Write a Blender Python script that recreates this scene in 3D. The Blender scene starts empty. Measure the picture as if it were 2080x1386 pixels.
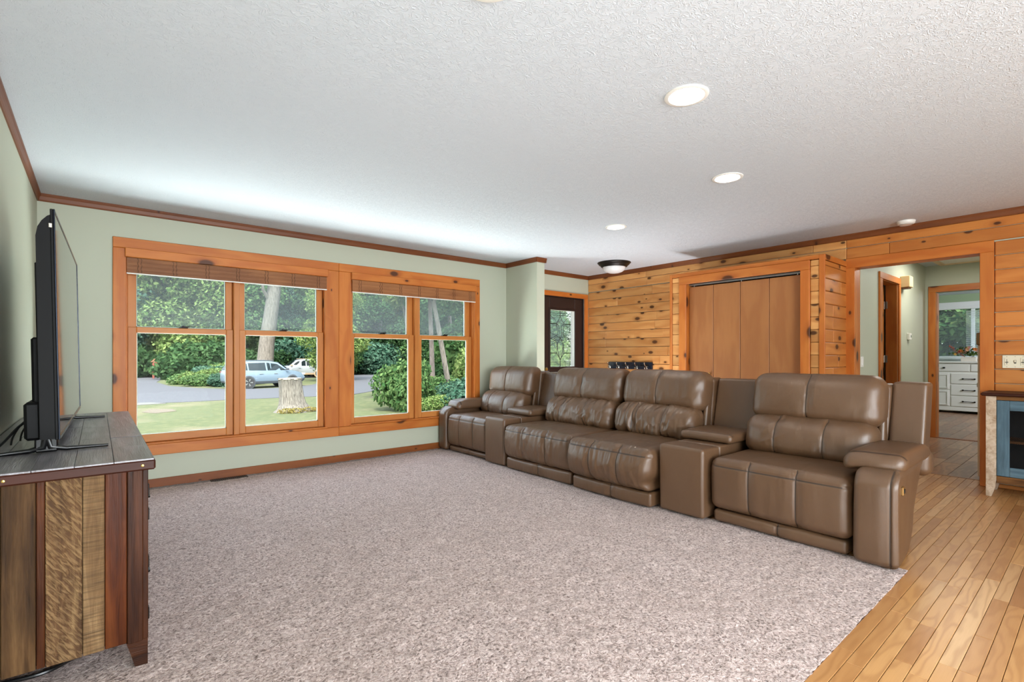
import bpy, math, random
import numpy as np
from mathutils import Vector, Matrix
R = math.radians
rnd = random.Random(7)
sc = bpy.context.scene
COL = sc.collection

# ------------------------------------------------------------------ camera
CAM_H = 1.164
YAW = math.atan(842 / 1011.5)
cam_d = bpy.data.cameras.new('camera'); cam = bpy.data.objects.new('camera', cam_d); COL.objects.link(cam)
cam.location = (0, 0, CAM_H); cam.rotation_euler = (R(90), 0, -YAW)
cam_d.sensor_width = 36; cam_d.lens = 1011.5 * 36 / 2080
cam_d.shift_y = 29.5 / 2080; cam_d.clip_start = .05; cam_d.clip_end = 500
sc.camera = cam

# ------------------------------------------------------------------ world, sun, lights, exposure
world = bpy.data.worlds.new('sky'); sc.world = world; world.use_nodes = True
wn = world.node_tree; bg = wn.nodes['Background']
sky = wn.nodes.new('ShaderNodeTexSky'); sky.sky_type = 'NISHITA'; sky.sun_disc = False
sky.sun_elevation = R(52); sky.sun_rotation = R(200); sky.air_density = 1.3; sky.dust_density = 2.5; sky.ozone_density = 1.5
hs = wn.nodes.new('ShaderNodeHueSaturation'); hs.inputs['Saturation'].default_value = .45; wn.links.new(sky.outputs[0], hs.inputs['Color']); wn.links.new(hs.outputs[0], bg.inputs[0]); bg.inputs[1].default_value = 1.5
sun_d = bpy.data.lights.new('sun', 'SUN'); sun = bpy.data.objects.new('sun', sun_d); COL.objects.link(sun)
sun_d.energy = 7.0; sun_d.angle = R(3); sun_d.color = (1, .95, .86)
sun.rotation_euler = Vector((.42, .62, -1.0)).to_track_quat('-Z', 'Y').to_euler()

def area(name, loc, to, sx, sy, power, color=(1, 1, 1)):
    d = bpy.data.lights.new(name, 'AREA'); d.shape = 'RECTANGLE'; d.size = sx; d.size_y = sy; d.energy = power; d.color = color
    o = bpy.data.objects.new(name, d); COL.objects.link(o); o.location = loc
    o.rotation_euler = (Vector(to) - Vector(loc)).to_track_quat('-Z', 'Y').to_euler()
    return o
area('rear_fill_light', (1.5, -3.2, 1.4), (1.6, 3.4, 1.5), 3.4, 1.7, 365, (.88, .95, 1))  # added fill behind the camera; the back wall has no window
area('low_fill_light', (.75, .1, .12), (1.5, 3.6, 2.44), 1.9, .9, 72, (.86, .94, 1))  # unseen fill added low by the camera to lift the ceiling
area('under_sill_fill_light', (2.0, 6.15, -.15), (2.0, 3.4, 2.44), 3.8, .9, 375, (.93, .98, 1))  # added fill outside below the sill, imitates bounce from sunlit ground
area('entry_fill_light', (4.72, 3.7, .15), (4.9, 3.7, 2.44), .5, 2.6, 62, (.92, .96, 1))  # unseen uplight added behind the sofa for the entry ceiling
area('hall_fill_light', (7.9, 1.15, 2.40), (7.9, 1.15, 0), .8, .5, 21, (1, .97, .90))  # added fill under the hall ceiling; no fixture belongs to it
area('far_room_fill_light', (11.6, -.6, 2.3), (12.6, 1.8, .8), 1.6, 1.2, 135, (.96, .98, 1))  # added fill out of view, brightens the dresser and far room
sc.view_settings.view_transform = 'Standard'
sc.view_settings.look = 'None'
sc.view_settings.gamma = 1.0
sc.view_settings.use_curve_mapping = False
sc.view_settings.exposure = 0.0
cy = sc.cycles
cy.use_denoising = True
cy.max_bounces = 8; cy.diffuse_bounces = 5; cy.glossy_bounces = 4; cy.transmission_bounces = 6; cy.transparent_max_bounces = 16
cy.sample_clamp_indirect = 6.0; cy.caustics_reflective = False; cy.caustics_refractive = False

# ------------------------------------------------------------------ node helpers
def s2l(c):
    return tuple(((v / 255) / 12.92 if v / 255 <= .04045 else ((v / 255 + .055) / 1.055) ** 2.4) for v in c) + (1,)
class NT:
    def __init__(s, name):
        m = bpy.data.materials.new(name); m.use_nodes = True
        s.m = m; s.t = m.node_tree; s.b = s.t.nodes['Principled BSDF']; s.out = s.t.nodes['Material Output']
    def n(s, typ, ins=None, **kw):
        nd = s.t.nodes.new(typ)
        for k, v in kw.items(): setattr(nd, k, v)
        for k, v in (ins or {}).items(): s.set(nd.inputs[k], v)
        return nd
    def set(s, sock, v):
        if hasattr(v, 'is_output'): s.t.links.new(v, sock)
        elif isinstance(v, bpy.types.Node): s.t.links.new(v.outputs[0], sock)
        else: sock.default_value = v
    def math(s, op, a, b=0.0, c=None, clamp=False):
        nd = s.n('ShaderNodeMath', operation=op, use_clamp=clamp); s.set(nd.inputs[0], a); s.set(nd.inputs[1], b)
        if c is not None: s.set(nd.inputs[2], c)
        return nd.outputs[0]
    def vmath(s, op, a, b):
        nd = s.n('ShaderNodeVectorMath', operation=op); s.set(nd.inputs[0], a); s.set(nd.inputs[1], b); return nd.outputs[0]
    def mix(s, f, a, b, blend='MIX'):
        nd = s.n('ShaderNodeMix', data_type='RGBA', blend_type=blend); s.set(nd.inputs[0], f); s.set(nd.inputs[6], a); s.set(nd.inputs[7], b)
        return nd.outputs[2]
    def ramp(s, f, stops):
        nd = s.n('ShaderNodeValToRGB'); cr = nd.color_ramp
        while len(cr.elements) < len(stops): cr.elements.new(.5)
        for e, (p, c) in zip(cr.elements, stops):
            e.position = p; e.color = c if isinstance(c, tuple) else (c, c, c, 1)
        s.set(nd.inputs[0], f); return nd.outputs[0]
    def noise(s, vec, scale, detail=3, rough=.5, dist=0):
        nd = s.n('ShaderNodeTexNoise', {'Scale': scale, 'Detail': detail, 'Roughness': rough, 'Distortion': dist})
        if vec is not None: s.set(nd.inputs['Vector'], vec)
        return nd.outputs[0]
    def bump(s, h, strength=.3, dist=.01):
        nd = s.n('ShaderNodeBump', {'Strength': strength, 'Distance': dist, 'Height': h}); s.set(s.b.inputs['Normal'], nd.outputs[0]); return nd
    def base(s, c): s.set(s.b.inputs['Base Color'], c)
    def rough(s, r): s.set(s.b.inputs['Roughness'], r)
    def obj(s): return s.n('ShaderNodeTexCoord').outputs['Object']
    def pos(s): return s.n('ShaderNodeNewGeometry').outputs['Position']
    def rand(s): return s.n('ShaderNodeObjectInfo').outputs['Random']

def plain(name, col, rough=.5, metal=0, var=.06, vscale=6, bump=0, bscale=80, spec=None, emit=None, es=0):
    t = NT(name); c = s2l(col)
    if var:
        f = t.noise(t.obj(), vscale, 4)
        lo = tuple(v * (1 - var) for v in c[:3]) + (1,); hi = tuple(min(1, v * (1 + var)) for v in c[:3]) + (1,)
        t.base(t.mix(f, lo, hi))
    else: t.base(c)
    t.rough(rough); t.b.inputs['Metallic'].default_value = metal
    if spec is not None: t.b.inputs['Specular IOR Level'].default_value = spec
    if bump: t.bump(t.noise(t.obj(), bscale, 4), bump, .004)
    if emit: t.b.inputs['Emission Color'].default_value = s2l(emit); t.b.inputs['Emission Strength'].default_value = es
    return t.m

def pine(name, light, dark, knot=(58, 26, 10), kscale=4.0, ksize=.075, rough=.38, vary=.25, ringf=1.0, coat=.12):
    """knotty board: local X along the grain, local Y across, local Z thickness"""
    t = NT(name); r = t.rand()
    off = t.n('ShaderNodeCombineXYZ', {0: t.math('MULTIPLY', r, 37.3), 1: t.math('MULTIPLY', r, 91.7), 2: t.math('MULTIPLY', r, 13.1)})
    p = t.vmath('ADD', t.obj(), off.outputs[0])
    # knots
    pk = t.vmath('ADD', t.vmath('MULTIPLY', p, (kscale * .55, kscale, 0)), (0, 0, 0))
    vo = t.n('ShaderNodeTexVoronoi', {'Vector': pk, 'Scale': 1.0, 'Randomness': 1.0}, voronoi_dimensions='2D')
    kd = vo.outputs['Distance']
    sep = t.n('ShaderNodeSeparateColor', {0: vo.outputs['Color']})
    size = t.math('MULTIPLY_ADD', sep.outputs[0], ksize, max(ksize * .22, .0005))
    kd = t.math('DIVIDE', kd, size)          # 1 at knot rim
    near = t.math('SMOOTH_MIN', t.math('DIVIDE', 1.0, t.math('ADD', kd, .35)), 1.6, .5)
    # grain
    pg = t.vmath('MULTIPLY', p, (.9, 14, 14))
    warp = t.noise(t.vmath('MULTIPLY', p, (1.1, 5, 5)), 1.0, 3)
    sy = t.n('ShaderNodeSeparateXYZ', {0: pg})
    yy = t.math('ADD', t.math('MULTIPLY', sy.outputs[1], .55 * ringf), t.math('MULTIPLY', warp, 5.5))
    yy = t.math('ADD', yy, t.math('MULTIPLY', near, 1.6))
    rings = t.math('MULTIPLY_ADD', t.math('SINE', t.math('MULTIPLY', yy, 3.6)), .5, .5)
    fine = t.noise(t.vmath('MULTIPLY', p, (3, 160, 160)), 1.0, 3, .6)
    g = t.math('ADD', t.math('MULTIPLY', rings, .55), t.math('MULTIPLY', fine, .45))
    c = t.mix(g, s2l(light), s2l(dark))
    blot = t.noise(t.vmath('MULTIPLY', p, (1.5, 5, 5)), 1.0, 2)
    c = t.mix(t.math('MULTIPLY', blot, .35), c, s2l(dark))
    val = t.math('MULTIPLY_ADD', t.math('FRACT', t.math('MULTIPLY', r, 17.17)), vary, 1 - vary * .55)
    c = t.mix(1.0, c, t.n('ShaderNodeCombineColor', {0: val, 1: val, 2: val}).outputs[0], 'MULTIPLY')
    halo = t.ramp(kd, [(0, .9), (.45, .75), (.55, .25), (1.0, 0)]) if False else None
    kmask = t.n('ShaderNodeMapRange', {0: kd, 1: .75, 2: 1.25, 3: 1.0, 4: 0.0}).outputs[0]
    kh = t.n('ShaderNodeMapRange', {0: kd, 1: .8, 2: 2.6, 3: .45, 4: 0.0}).outputs[0]
    c = t.mix(kh, c, s2l(tuple(int(d * .8) for d in dark)))
    c = t.mix(t.math('MULTIPLY', kmask, .88), c, s2l(knot))
    t.base(c); t.rough(t.math('MULTIPLY_ADD', fine, .15, rough))
    t.bump(t.math('ADD', fine, t.math('MULTIPLY', rings, .4)), .12, .002)
    t.b.inputs['Specular IOR Level'].default_value = .32; t.b.inputs['Coat Weight'].default_value = coat * .6; t.b.inputs['Coat Roughness'].default_value = .3
    return t.m

# ------------------------------------------------------------------ mesh helpers
WM = {}
def place(o, M, parent=None):
    """link o at world matrix M under parent"""
    WM[o.name] = M.copy()
    if parent: o.parent = parent; o.matrix_local = WM[parent.name].inverted() @ M
    else: o.matrix_local = M
    return o
def tag(o, label=None, cat=None, group=None, kind=None):
    if label: o['label'] = label
    if cat: o['category'] = cat
    if group: o['group'] = group
    if kind: o['kind'] = kind
    return o
def root(name, loc, label=None, cat=None, group=None, kind=None, rz=0):
    o = bpy.data.objects.new(name, None); COL.objects.link(o); o.location = loc; o.rotation_euler = (0, 0, rz)
    o.empty_display_size = .1
    WM[o.name] = Matrix.Translation(loc) @ Matrix.Rotation(rz, 4, 'Z')
    return tag(o, label, cat, group, kind)
def obj(name, V, F, mats, parent=None, smooth=False, mi=None, angle=40, origin=None, uv=None):
    V = np.asarray(V, dtype=np.float64)
    c = (V.min(0) + V.max(0)) / 2 if origin is None else np.asarray(origin, float)
    me = bpy.data.meshes.new(name)
    me.from_pydata((V - c).tolist(), [], F if isinstance(F, list) else F.tolist())
    if not isinstance(mats, (list, tuple)): mats = [mats]
    for m in mats: me.materials.append(m)
    if mi is not None: me.polygons.foreach_set('material_index', np.asarray(mi, dtype=np.int32))
    if smooth:
        me.polygons.foreach_set('use_smooth', np.ones(len(me.polygons), dtype=bool))
        if angle and angle < 180: me.set_sharp_from_angle(angle=R(angle))
    me.update()
    o = bpy.data.objects.new(name, me); COL.objects.link(o)
    return place(o, Matrix.Translation(c.tolist()), parent)

class MB:
    def __init__(s): s.V = []; s.F = []; s.MI = []; s.m = 0
    def add(s, V, F, M=None):
        b = len(s.V)
        for v in V:
            s.V.append(tuple(M @ Vector(v)) if M is not None else tuple(v))
        for f in F: s.F.append(tuple(i + b for i in f)); s.MI.append(s.m)
        return s
    def box(s, x0, x1, y0, y1, z0, z1, ch=0, M=None):
        x0, x1 = min(x0, x1), max(x0, x1); y0, y1 = min(y0, y1), max(y0, y1); z0, z1 = min(z0, z1), max(z0, z1)
        if ch <= 0:
            V = [(x, y, z) for x in (x0, x1) for y in (y0, y1) for z in (z0, z1)]
            F = [(0, 1, 3, 2), (4, 6, 7, 5), (0, 4, 5, 1), (2, 3, 7, 6), (0, 2, 6, 4), (1, 5, 7, 3)]
            return s.add(V, F, M)
        ch = min(ch, (x1 - x0) * .45, (y1 - y0) * .45, (z1 - z0) * .45)
        lo = (x0, y0, z0); hi = (x1, y1, z1); V = []; idx = {}
        for sx in (0, 1):
            for sy in (0, 1):
                for sz in (0, 1):
                    sg = (sx, sy, sz)
                    for a in range(3):
                        p = []
                        for k in range(3):
                            e = hi[k] if sg[k] else lo[k]
                            p.append(e if k == a else (e - ch if sg[k] else e + ch))
                        idx[(sx, sy, sz, a)] = len(V); V.append(tuple(p))
        F = []
        def q(a, s4): F.append(tuple(idx[t + (a,)] for t in s4))
        q(0, [(0, 0, 0), (0, 0, 1), (0, 1, 1), (0, 1, 0)]); q(0, [(1, 0, 0), (1, 1, 0), (1, 1, 1), (1, 0, 1)])
        q(1, [(0, 0, 0), (1, 0, 0), (1, 0, 1), (0, 0, 1)]); q(1, [(0, 1, 0), (0, 1, 1), (1, 1, 1), (1, 1, 0)])
        q(2, [(0, 0, 0), (0, 1, 0), (1, 1, 0), (1, 0, 0)]); q(2, [(0, 0, 1), (1, 0, 1), (1, 1, 1), (0, 1, 1)])
        ctr = Vector(((x0 + x1) / 2, (y0 + y1) / 2, (z0 + z1) / 2))
        def fix(f):
            P = [Vector(V[i]) for i in f]; n = (P[1] - P[0]).cross(P[2] - P[0]); m = sum(P, Vector()) / len(P)
            return f if n.dot(m - ctr) > 0 else tuple(reversed(f))
        for a, b in ((0, 1), (0, 2), (1, 2)):
            c = 3 - a - b
            for u in (0, 1):
                for v in (0, 1):
                    def key(w, ax):
                        k = [0, 0, 0]; k[a] = u; k[b] = v; k[c] = w; return tuple(k) + (ax,)
                    F.append(fix((idx[key(0, a)], idx[key(1, a)], idx[key(1, b)], idx[key(0, b)])))
        for sx in (0, 1):
            for sy in (0, 1):
                for sz in (0, 1):
                    F.append(fix((idx[(sx, sy, sz, 0)], idx[(sx, sy, sz, 1)], idx[(sx, sy, sz, 2)])))
        F = [fix(f) for f in F]
        return s.add(V, F, M)
    def lathe(s, prof, seg=32, c=(0, 0, 0), M=None, cap=True):
        V = []; F = []
        for r, z in prof:
            for k in range(seg):
                a = 2 * math.pi * k / seg; V.append((c[0] + r * math.cos(a), c[1] + r * math.sin(a), c[2] + z))
        for i in range(len(prof) - 1):
            for k in range(seg):
                k2 = (k + 1) % seg
                F.append((i * seg + k, i * seg + k2, (i + 1) * seg + k2, (i + 1) * seg + k))
        if cap:
            F.append(tuple(reversed(range(seg)))); F.append(tuple((len(prof) - 1) * seg + k for k in range(seg)))
        return s.add(V, F, M)
    def tube(s, pts, r, seg=8, cap=True):
        P = [Vector(p) for p in pts]; V = []; F = []
        rr = r if isinstance(r, (list, tuple)) else [r] * len(P)
        up = None
        for i, p in enumerate(P):
            d = (P[min(i + 1, len(P) - 1)] - P[max(i - 1, 0)]).normalized()
            if up is None: up = Vector((0, 0, 1)) if abs(d.z) < .9 else Vector((1, 0, 0))
            a = d.cross(up).normalized(); b = a.cross(d).normalized(); up = b
            for k in range(seg):
                t = 2 * math.pi * k / seg; V.append(tuple(p + (a * math.cos(t) + b * math.sin(t)) * rr[i]))
        for i in range(len(P) - 1):
            for k in range(seg):
                k2 = (k + 1) % seg; F.append((i * seg + k, i * seg + k2, (i + 1) * seg + k2, (i + 1) * seg + k))
        if cap: F.append(tuple(reversed(range(seg)))); F.append(tuple((len(P) - 1) * seg + k for k in range(seg)))
        return s.add(V, F)
    def prism(s, poly, axis, a, b, M=None):
        """poly: 2-D points in the other two axes (in x,y,z order), extruded along axis from a to b"""
        V = []
        for t in (a, b):
            for p in poly:
                q = list(p); q.insert({'x': 0, 'y': 1, 'z': 2}[axis], t); V.append(tuple(q))
        n = len(poly); F = [tuple(range(n)), tuple(reversed(range(n, 2 * n)))]
        for i in range(n): j = (i + 1) % n; F.append((j, i, n + i, n + j))
        ar = sum(poly[i][0] * poly[(i + 1) % n][1] - poly[(i + 1) % n][0] * poly[i][1] for i in range(n))
        # outward winding
        pos = (ar > 0) ^ (axis == 'y') ^ (b < a)
        if pos: F = [tuple(reversed(f)) for f in F]
        return s.add(V, F, M)
    def build(s, name, mats, parent=None, smooth=False, angle=40, origin=None):
        return obj(name, s.V, s.F, mats, parent, smooth, s.MI if isinstance(mats, (list, tuple)) else None, angle, origin)

def box(name, x0, x1, y0, y1, z0, z1, m, parent=None, ch=0.0, smooth=False):
    return MB().box(x0, x1, y0, y1, z0, z1, ch).build(name, m, parent, smooth)
_board_cache = {}
def board(name, parent, xs, ys, zs, axis, m, ch=.003):
    """a board whose local X runs along its grain"""
    lo = [min(xs), min(ys), min(zs)]; hi = [max(xs), max(ys), max(zs)]
    d = [hi[i] - lo[i] for i in range(3)]; c = Vector([(hi[i] + lo[i]) / 2 for i in range(3)])
    a = 'xyz'.index(axis); rest = [i for i in range(3) if i != a]
    w, t = sorted(rest, key=lambda i: -d[i])
    key = (round(d[a], 4), round(d[w], 4), round(d[t], 4), m.name, ch)
    me = _board_cache.get(key)
    if me is None:
        b = MB().box(-d[a] / 2, d[a] / 2, -d[w] / 2, d[w] / 2, -d[t] / 2, d[t] / 2, ch)
        me = bpy.data.meshes.new(name); me.from_pydata(b.V, [], b.F); me.materials.append(m); me.update()
        _board_cache[key] = me
    o = bpy.data.objects.new(name, me); COL.objects.link(o)
    ex = Vector([1 if i == a else 0 for i in range(3)]); ey = Vector([1 if i == w else 0 for i in range(3)]); ez = ex.cross(ey)
    Mx = Matrix((ex, ey, ez)).transposed().to_4x4(); Mx.translation = c
    return place(o, Mx, parent)

# numpy value noise
def _h(ix, iy, iz):
    n = (ix.astype(np.int64) * 374761393 + iy.astype(np.int64) * 668265263 + iz.astype(np.int64) * 2147483647) & 0xffffffff
    n = ((n ^ (n >> 13)) * 1274126177) & 0xffffffff
    return ((n ^ (n >> 16)) & 0xffff) / 65535.0
def vnoise(P, sc_=(1, 1, 1), seed=0):
    Q = P * np.asarray(sc_, float) + seed * 17.31 + 1000
    I = np.floor(Q).astype(np.int64); f = Q - I; f = f * f * (3 - 2 * f); out = 0
    for dx in (0, 1):
        for dy in (0, 1):
            for dz in (0, 1):
                w = (f[:, 0] if dx else 1 - f[:, 0]) * (f[:, 1] if dy else 1 - f[:, 1]) * (f[:, 2] if dz else 1 - f[:, 2])
                out = out + w * _h(I[:, 0] + dx, I[:, 1] + dy, I[:, 2] + dz)
    return out * 2 - 1
def fnoise(P, s, seed=0, oct=3):
    s = np.asarray(s, float); a = 1; o = 0
    for k in range(oct): o = o + a * vnoise(P, s * 2 ** k, seed + k * 3); a *= .5
    return o

def rbox(x0, x1, y0, y1, z0, z1, r, n=(10, 10, 10), k=4, fn=None):
    """rounded box as welded quads; fn(P, N, U) -> P displaces, U in -1..1 on each axis"""
    lo = np.array([x0, y0, z0], float); hi = np.array([x1, y1, z1], float); r = min(r, (hi - lo).min() * .499)
    ax = []
    for i in range(3):
        th = np.linspace(math.pi / 4, 0, k + 1)[:-1]; a = lo[i] + r - r * np.tan(th); b = (hi[i] - r + r * np.tan(th))[::-1]
        ax.append(np.concatenate([a, np.linspace(lo[i] + r, hi[i] - r, n[i]), b]))
    Vs = []; Fs = []; base = 0
    for a in range(3):
        u, v = [(1, 2), (2, 0), (0, 1)][a]
        for sgn in (0, 1):
            A, B = np.meshgrid(ax[u], ax[v], indexing='ij'); P = np.zeros(A.shape + (3,))
            P[..., u] = A; P[..., v] = B; P[..., a] = hi[a] if sgn else lo[a]
            m, l = A.shape; idx = base + np.arange(m * l).reshape(m, l)
            q = np.stack([idx[:-1, :-1], idx[1:, :-1], idx[1:, 1:], idx[:-1, 1:]], -1).reshape(-1, 4)
            if not sgn: q = q[:, ::-1]
            Vs.append(P.reshape(-1, 3)); Fs.append(q); base += m * l
    V = np.concatenate(Vs); F = np.concatenate(Fs)
    key = np.round(V * 1e5).astype(np.int64); _, first, inv = np.unique(key, axis=0, return_index=True, return_inverse=True)
    inv = inv.reshape(-1); V = V[first]; F = inv[F]
    Q = np.clip(V, lo + r, hi - r); D = V - Q; L = np.linalg.norm(D, axis=1, keepdims=True); D = D / np.maximum(L, 1e-9)
    P = Q + D * r
    if fn is not None:
        U = (P - (lo + hi) / 2) / ((hi - lo) / 2); P = fn(P, D, U)
    return P, F
def gauss(x, w): return np.exp(-(x / w) ** 2)

# ------------------------------------------------------------------ materials
def m_ceiling():
    t = NT('ceiling_texture'); p = t.pos()
    t.base(s2l((203, 209, 216))); t.rough(.9)
    w = t.n('ShaderNodeTexNoise', {'Vector': p, 'Scale': 17.0, 'Detail': 2.0})
    q = t.vmath('ADD', t.vmath('MULTIPLY', p, (1, 1.5, 1)), t.vmath('MULTIPLY', w.outputs['Color'], (.16, .16, 0)))
    a = t.noise(q, 42, 2, .45, .6)
    h = t.math('ABSOLUTE', t.math('SUBTRACT', a, .5))
    h = t.n('ShaderNodeMapRange', {0: h, 1: 0.0, 2: .07, 3: 1.0, 4: 0.0}).outputs[0]
    b = t.noise(p, 120, 2)
    t.bump(t.math('ADD', h, t.math('MULTIPLY', b, .35)), .52, .004)
    return t.m
def m_paint(name, col):
    t = NT(name); t.base(s2l(col)); t.rough(.62); t.bump(t.noise(t.pos(), 260, 3), .08, .002); return t.m
def m_carpet():
    t = NT('carpet_loop_pile'); p = t.pos()
    w = t.n('ShaderNodeTexNoise', {'Vector': p, 'Scale': 60.0, 'Detail': 2.0})
    q = t.vmath('ADD', p, t.vmath('MULTIPLY', w.outputs['Color'], (.022, .022, 0)))
    a = t.noise(q, 95, 2, .5, .5); b = t.noise(q, 230, 2)
    big = t.noise(p, 2.2, 3); mid = t.noise(p, 11, 3)
    h = t.math('ADD', t.math('MULTIPLY', a, .75), t.math('MULTIPLY', b, .3))
    c = t.ramp(h, [(.36, s2l((92, 75, 70))), (.45, s2l((160, 140, 134))), (.54, s2l((194, 173, 167))), (.68, s2l((228, 210, 205)))])  # multi-tone fibre flecks; pile shade painted into the low pits
    c = t.mix(t.math('MULTIPLY', t.math('SUBTRACT', big, .3), .55), c, s2l((160, 138, 126)), 'MIX')
    c = t.mix(t.math('MULTIPLY', t.math('SUBTRACT', mid, .42, clamp=True), .8), c, s2l((140, 124, 118)), 'MIX')
    # darker grey line along the window wall
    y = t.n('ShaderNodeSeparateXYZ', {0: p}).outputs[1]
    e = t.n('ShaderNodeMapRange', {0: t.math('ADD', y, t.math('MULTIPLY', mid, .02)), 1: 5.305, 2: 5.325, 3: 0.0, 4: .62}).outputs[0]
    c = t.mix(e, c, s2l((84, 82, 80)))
    t.base(c); t.rough(.95); t.b.inputs['Specular IOR Level'].default_value = .1
    t.bump(h, .75, .012)
    t.b.inputs['Sheen Weight'].default_value = .15
    return t.m
def m_oak(name='oak_strip'):
    t = NT(name); r = t.rand()
    off = t.n('ShaderNodeCombineXYZ', {0: t.math('MULTIPLY', r, 57.3), 1: t.math('MULTIPLY', r, 33.7), 2: 0.0})
    p = t.vmath('ADD', t.obj(), off.outputs[0])
    warp = t.noise(t.vmath('MULTIPLY', p, (1.8, 9, 1)), 1.0, 2)
    y = t.n('ShaderNodeSeparateXYZ', {0: p}).outputs[1]
    v = t.math('ADD', t.math('MULTIPLY', y, 42), t.math('MULTIPLY', warp, 16))
    rings = t.math('MULTIPLY_ADD', t.math('SINE', t.math('MULTIPLY', v, 2.4)), .5, .5)
    rings = t.math('POWER', rings, 2.2)
    fine = t.noise(t.vmath('MULTIPLY', p, (9, 330, 1)), 1.0, 3, .6)
    tone = t.ramp(t.math('FRACT', t.math('MULTIPLY', r, 7.7)), [(0, s2l((178, 128, 78))), (.35, s2l((204, 156, 102))), (.65, s2l((190, 140, 86))), (.85, s2l((154, 106, 66))), (1, s2l((212, 170, 120)))])
    c = t.mix(t.math('MULTIPLY', rings, .42), tone, s2l((150, 98, 52)))
    c = t.mix(t.math('MULTIPLY', fine, .22), c, s2l((132, 88, 50)))
    t.base(c); t.rough(t.math('MULTIPLY_ADD', fine, .12, .27))
    t.bump(t.math('ADD', t.math('MULTIPLY', fine, .6), t.noise(t.pos(), 3, 2)), .05, .003)
    return t.m
def m_rustic():
    t = NT('rustic_hall_plank'); r = t.rand()
    off = t.n('ShaderNodeCombineXYZ', {0: t.math('MULTIPLY', r, 57.3), 1: t.math('MULTIPLY', r, 33.7), 2: 0.0})
    p = t.vmath('ADD', t.obj(), off.outputs[0])
    warp = t.noise(t.vmath('MULTIPLY', p, (2, 8, 1)), 1.0, 3)
    y = t.n('ShaderNodeSeparateXYZ', {0: p}).outputs[1]
    rings = t.math('MULTIPLY_ADD', t.math('SINE', t.math('ADD', t.math('MULTIPLY', y, 60), t.math('MULTIPLY', warp, 30))), .5, .5)
    tone = t.ramp(t.math('FRACT', t.math('MULTIPLY', r, 9.1)), [(0, s2l((138, 100, 76))), (.4, s2l((172, 136, 108))), (.7, s2l((122, 98, 84))), (1, s2l((160, 114, 80)))])
    c = t.mix(t.math('MULTIPLY', rings, .4), tone, s2l((72, 52, 42)))
    t.base(c); t.rough(.32); t.bump(rings, .05, .002); return t.m
def m_leather():
    t = NT('brown_leather'); p = t.pos()
    n1 = t.noise(p, 3.5, 4); n2 = t.noise(p, 40, 3)
    c = t.mix(n1, s2l((84, 60, 40)), s2l((105, 77, 54)))
    c = t.mix(t.math('MULTIPLY', n2, .25), c, s2l((80, 56, 38)))
    t.base(c); t.rough(t.math('MULTIPLY_ADD', n1, .16, .30))
    vo = t.n('ShaderNodeTexVoronoi', {'Vector': p, 'Scale': 420.0}, feature='DISTANCE_TO_EDGE')
    fold = t.noise(t.vmath('MULTIPLY', p, (9, 30, 9)), 1.0, 3, .5, .6)
    h = t.math('ADD', t.math('MULTIPLY', fold, 1.0), t.math('MULTIPLY', vo.outputs[0], .25))
    t.bump(h, .22, .008)
    t.b.inputs['Specular IOR Level'].default_value = .65
    return t.m
def m_glass(name, tint=(255, 255, 255), haze=0.0):
    t = NT(name); tr = t.n('ShaderNodeBsdfTransparent', {0: s2l(tint)}); gl = t.n('ShaderNodeBsdfGlossy', {0: (1, 1, 1, 1), 'Roughness': .02})
    fr = t.n('ShaderNodeFresnel', {0: 1.06}); mx = t.n('ShaderNodeMixShader', {0: fr.outputs[0], 1: tr.outputs[0], 2: gl.outputs[0]})
    out = mx.outputs[0]
    if haze:
        df = t.n('ShaderNodeBsdfTranslucent', {0: s2l((230, 236, 240))}); dd = t.n('ShaderNodeBsdfDiffuse', {0: s2l((225, 232, 236))})
        d2 = t.n('ShaderNodeMixShader', {0: .5, 1: df.outputs[0], 2: dd.outputs[0]})
        m2 = t.n('ShaderNodeMixShader', {0: haze, 1: out, 2: d2.outputs[0]}); out = m2.outputs[0]
    t.t.links.new(out, t.out.inputs[0]); return t.m
def m_emit(name, col, s):
    t = NT(name); e = t.n('ShaderNodeEmission', {0: s2l(col), 1: s}); t.t.links.new(e.outputs[0], t.out.inputs[0]); return t.m
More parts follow.
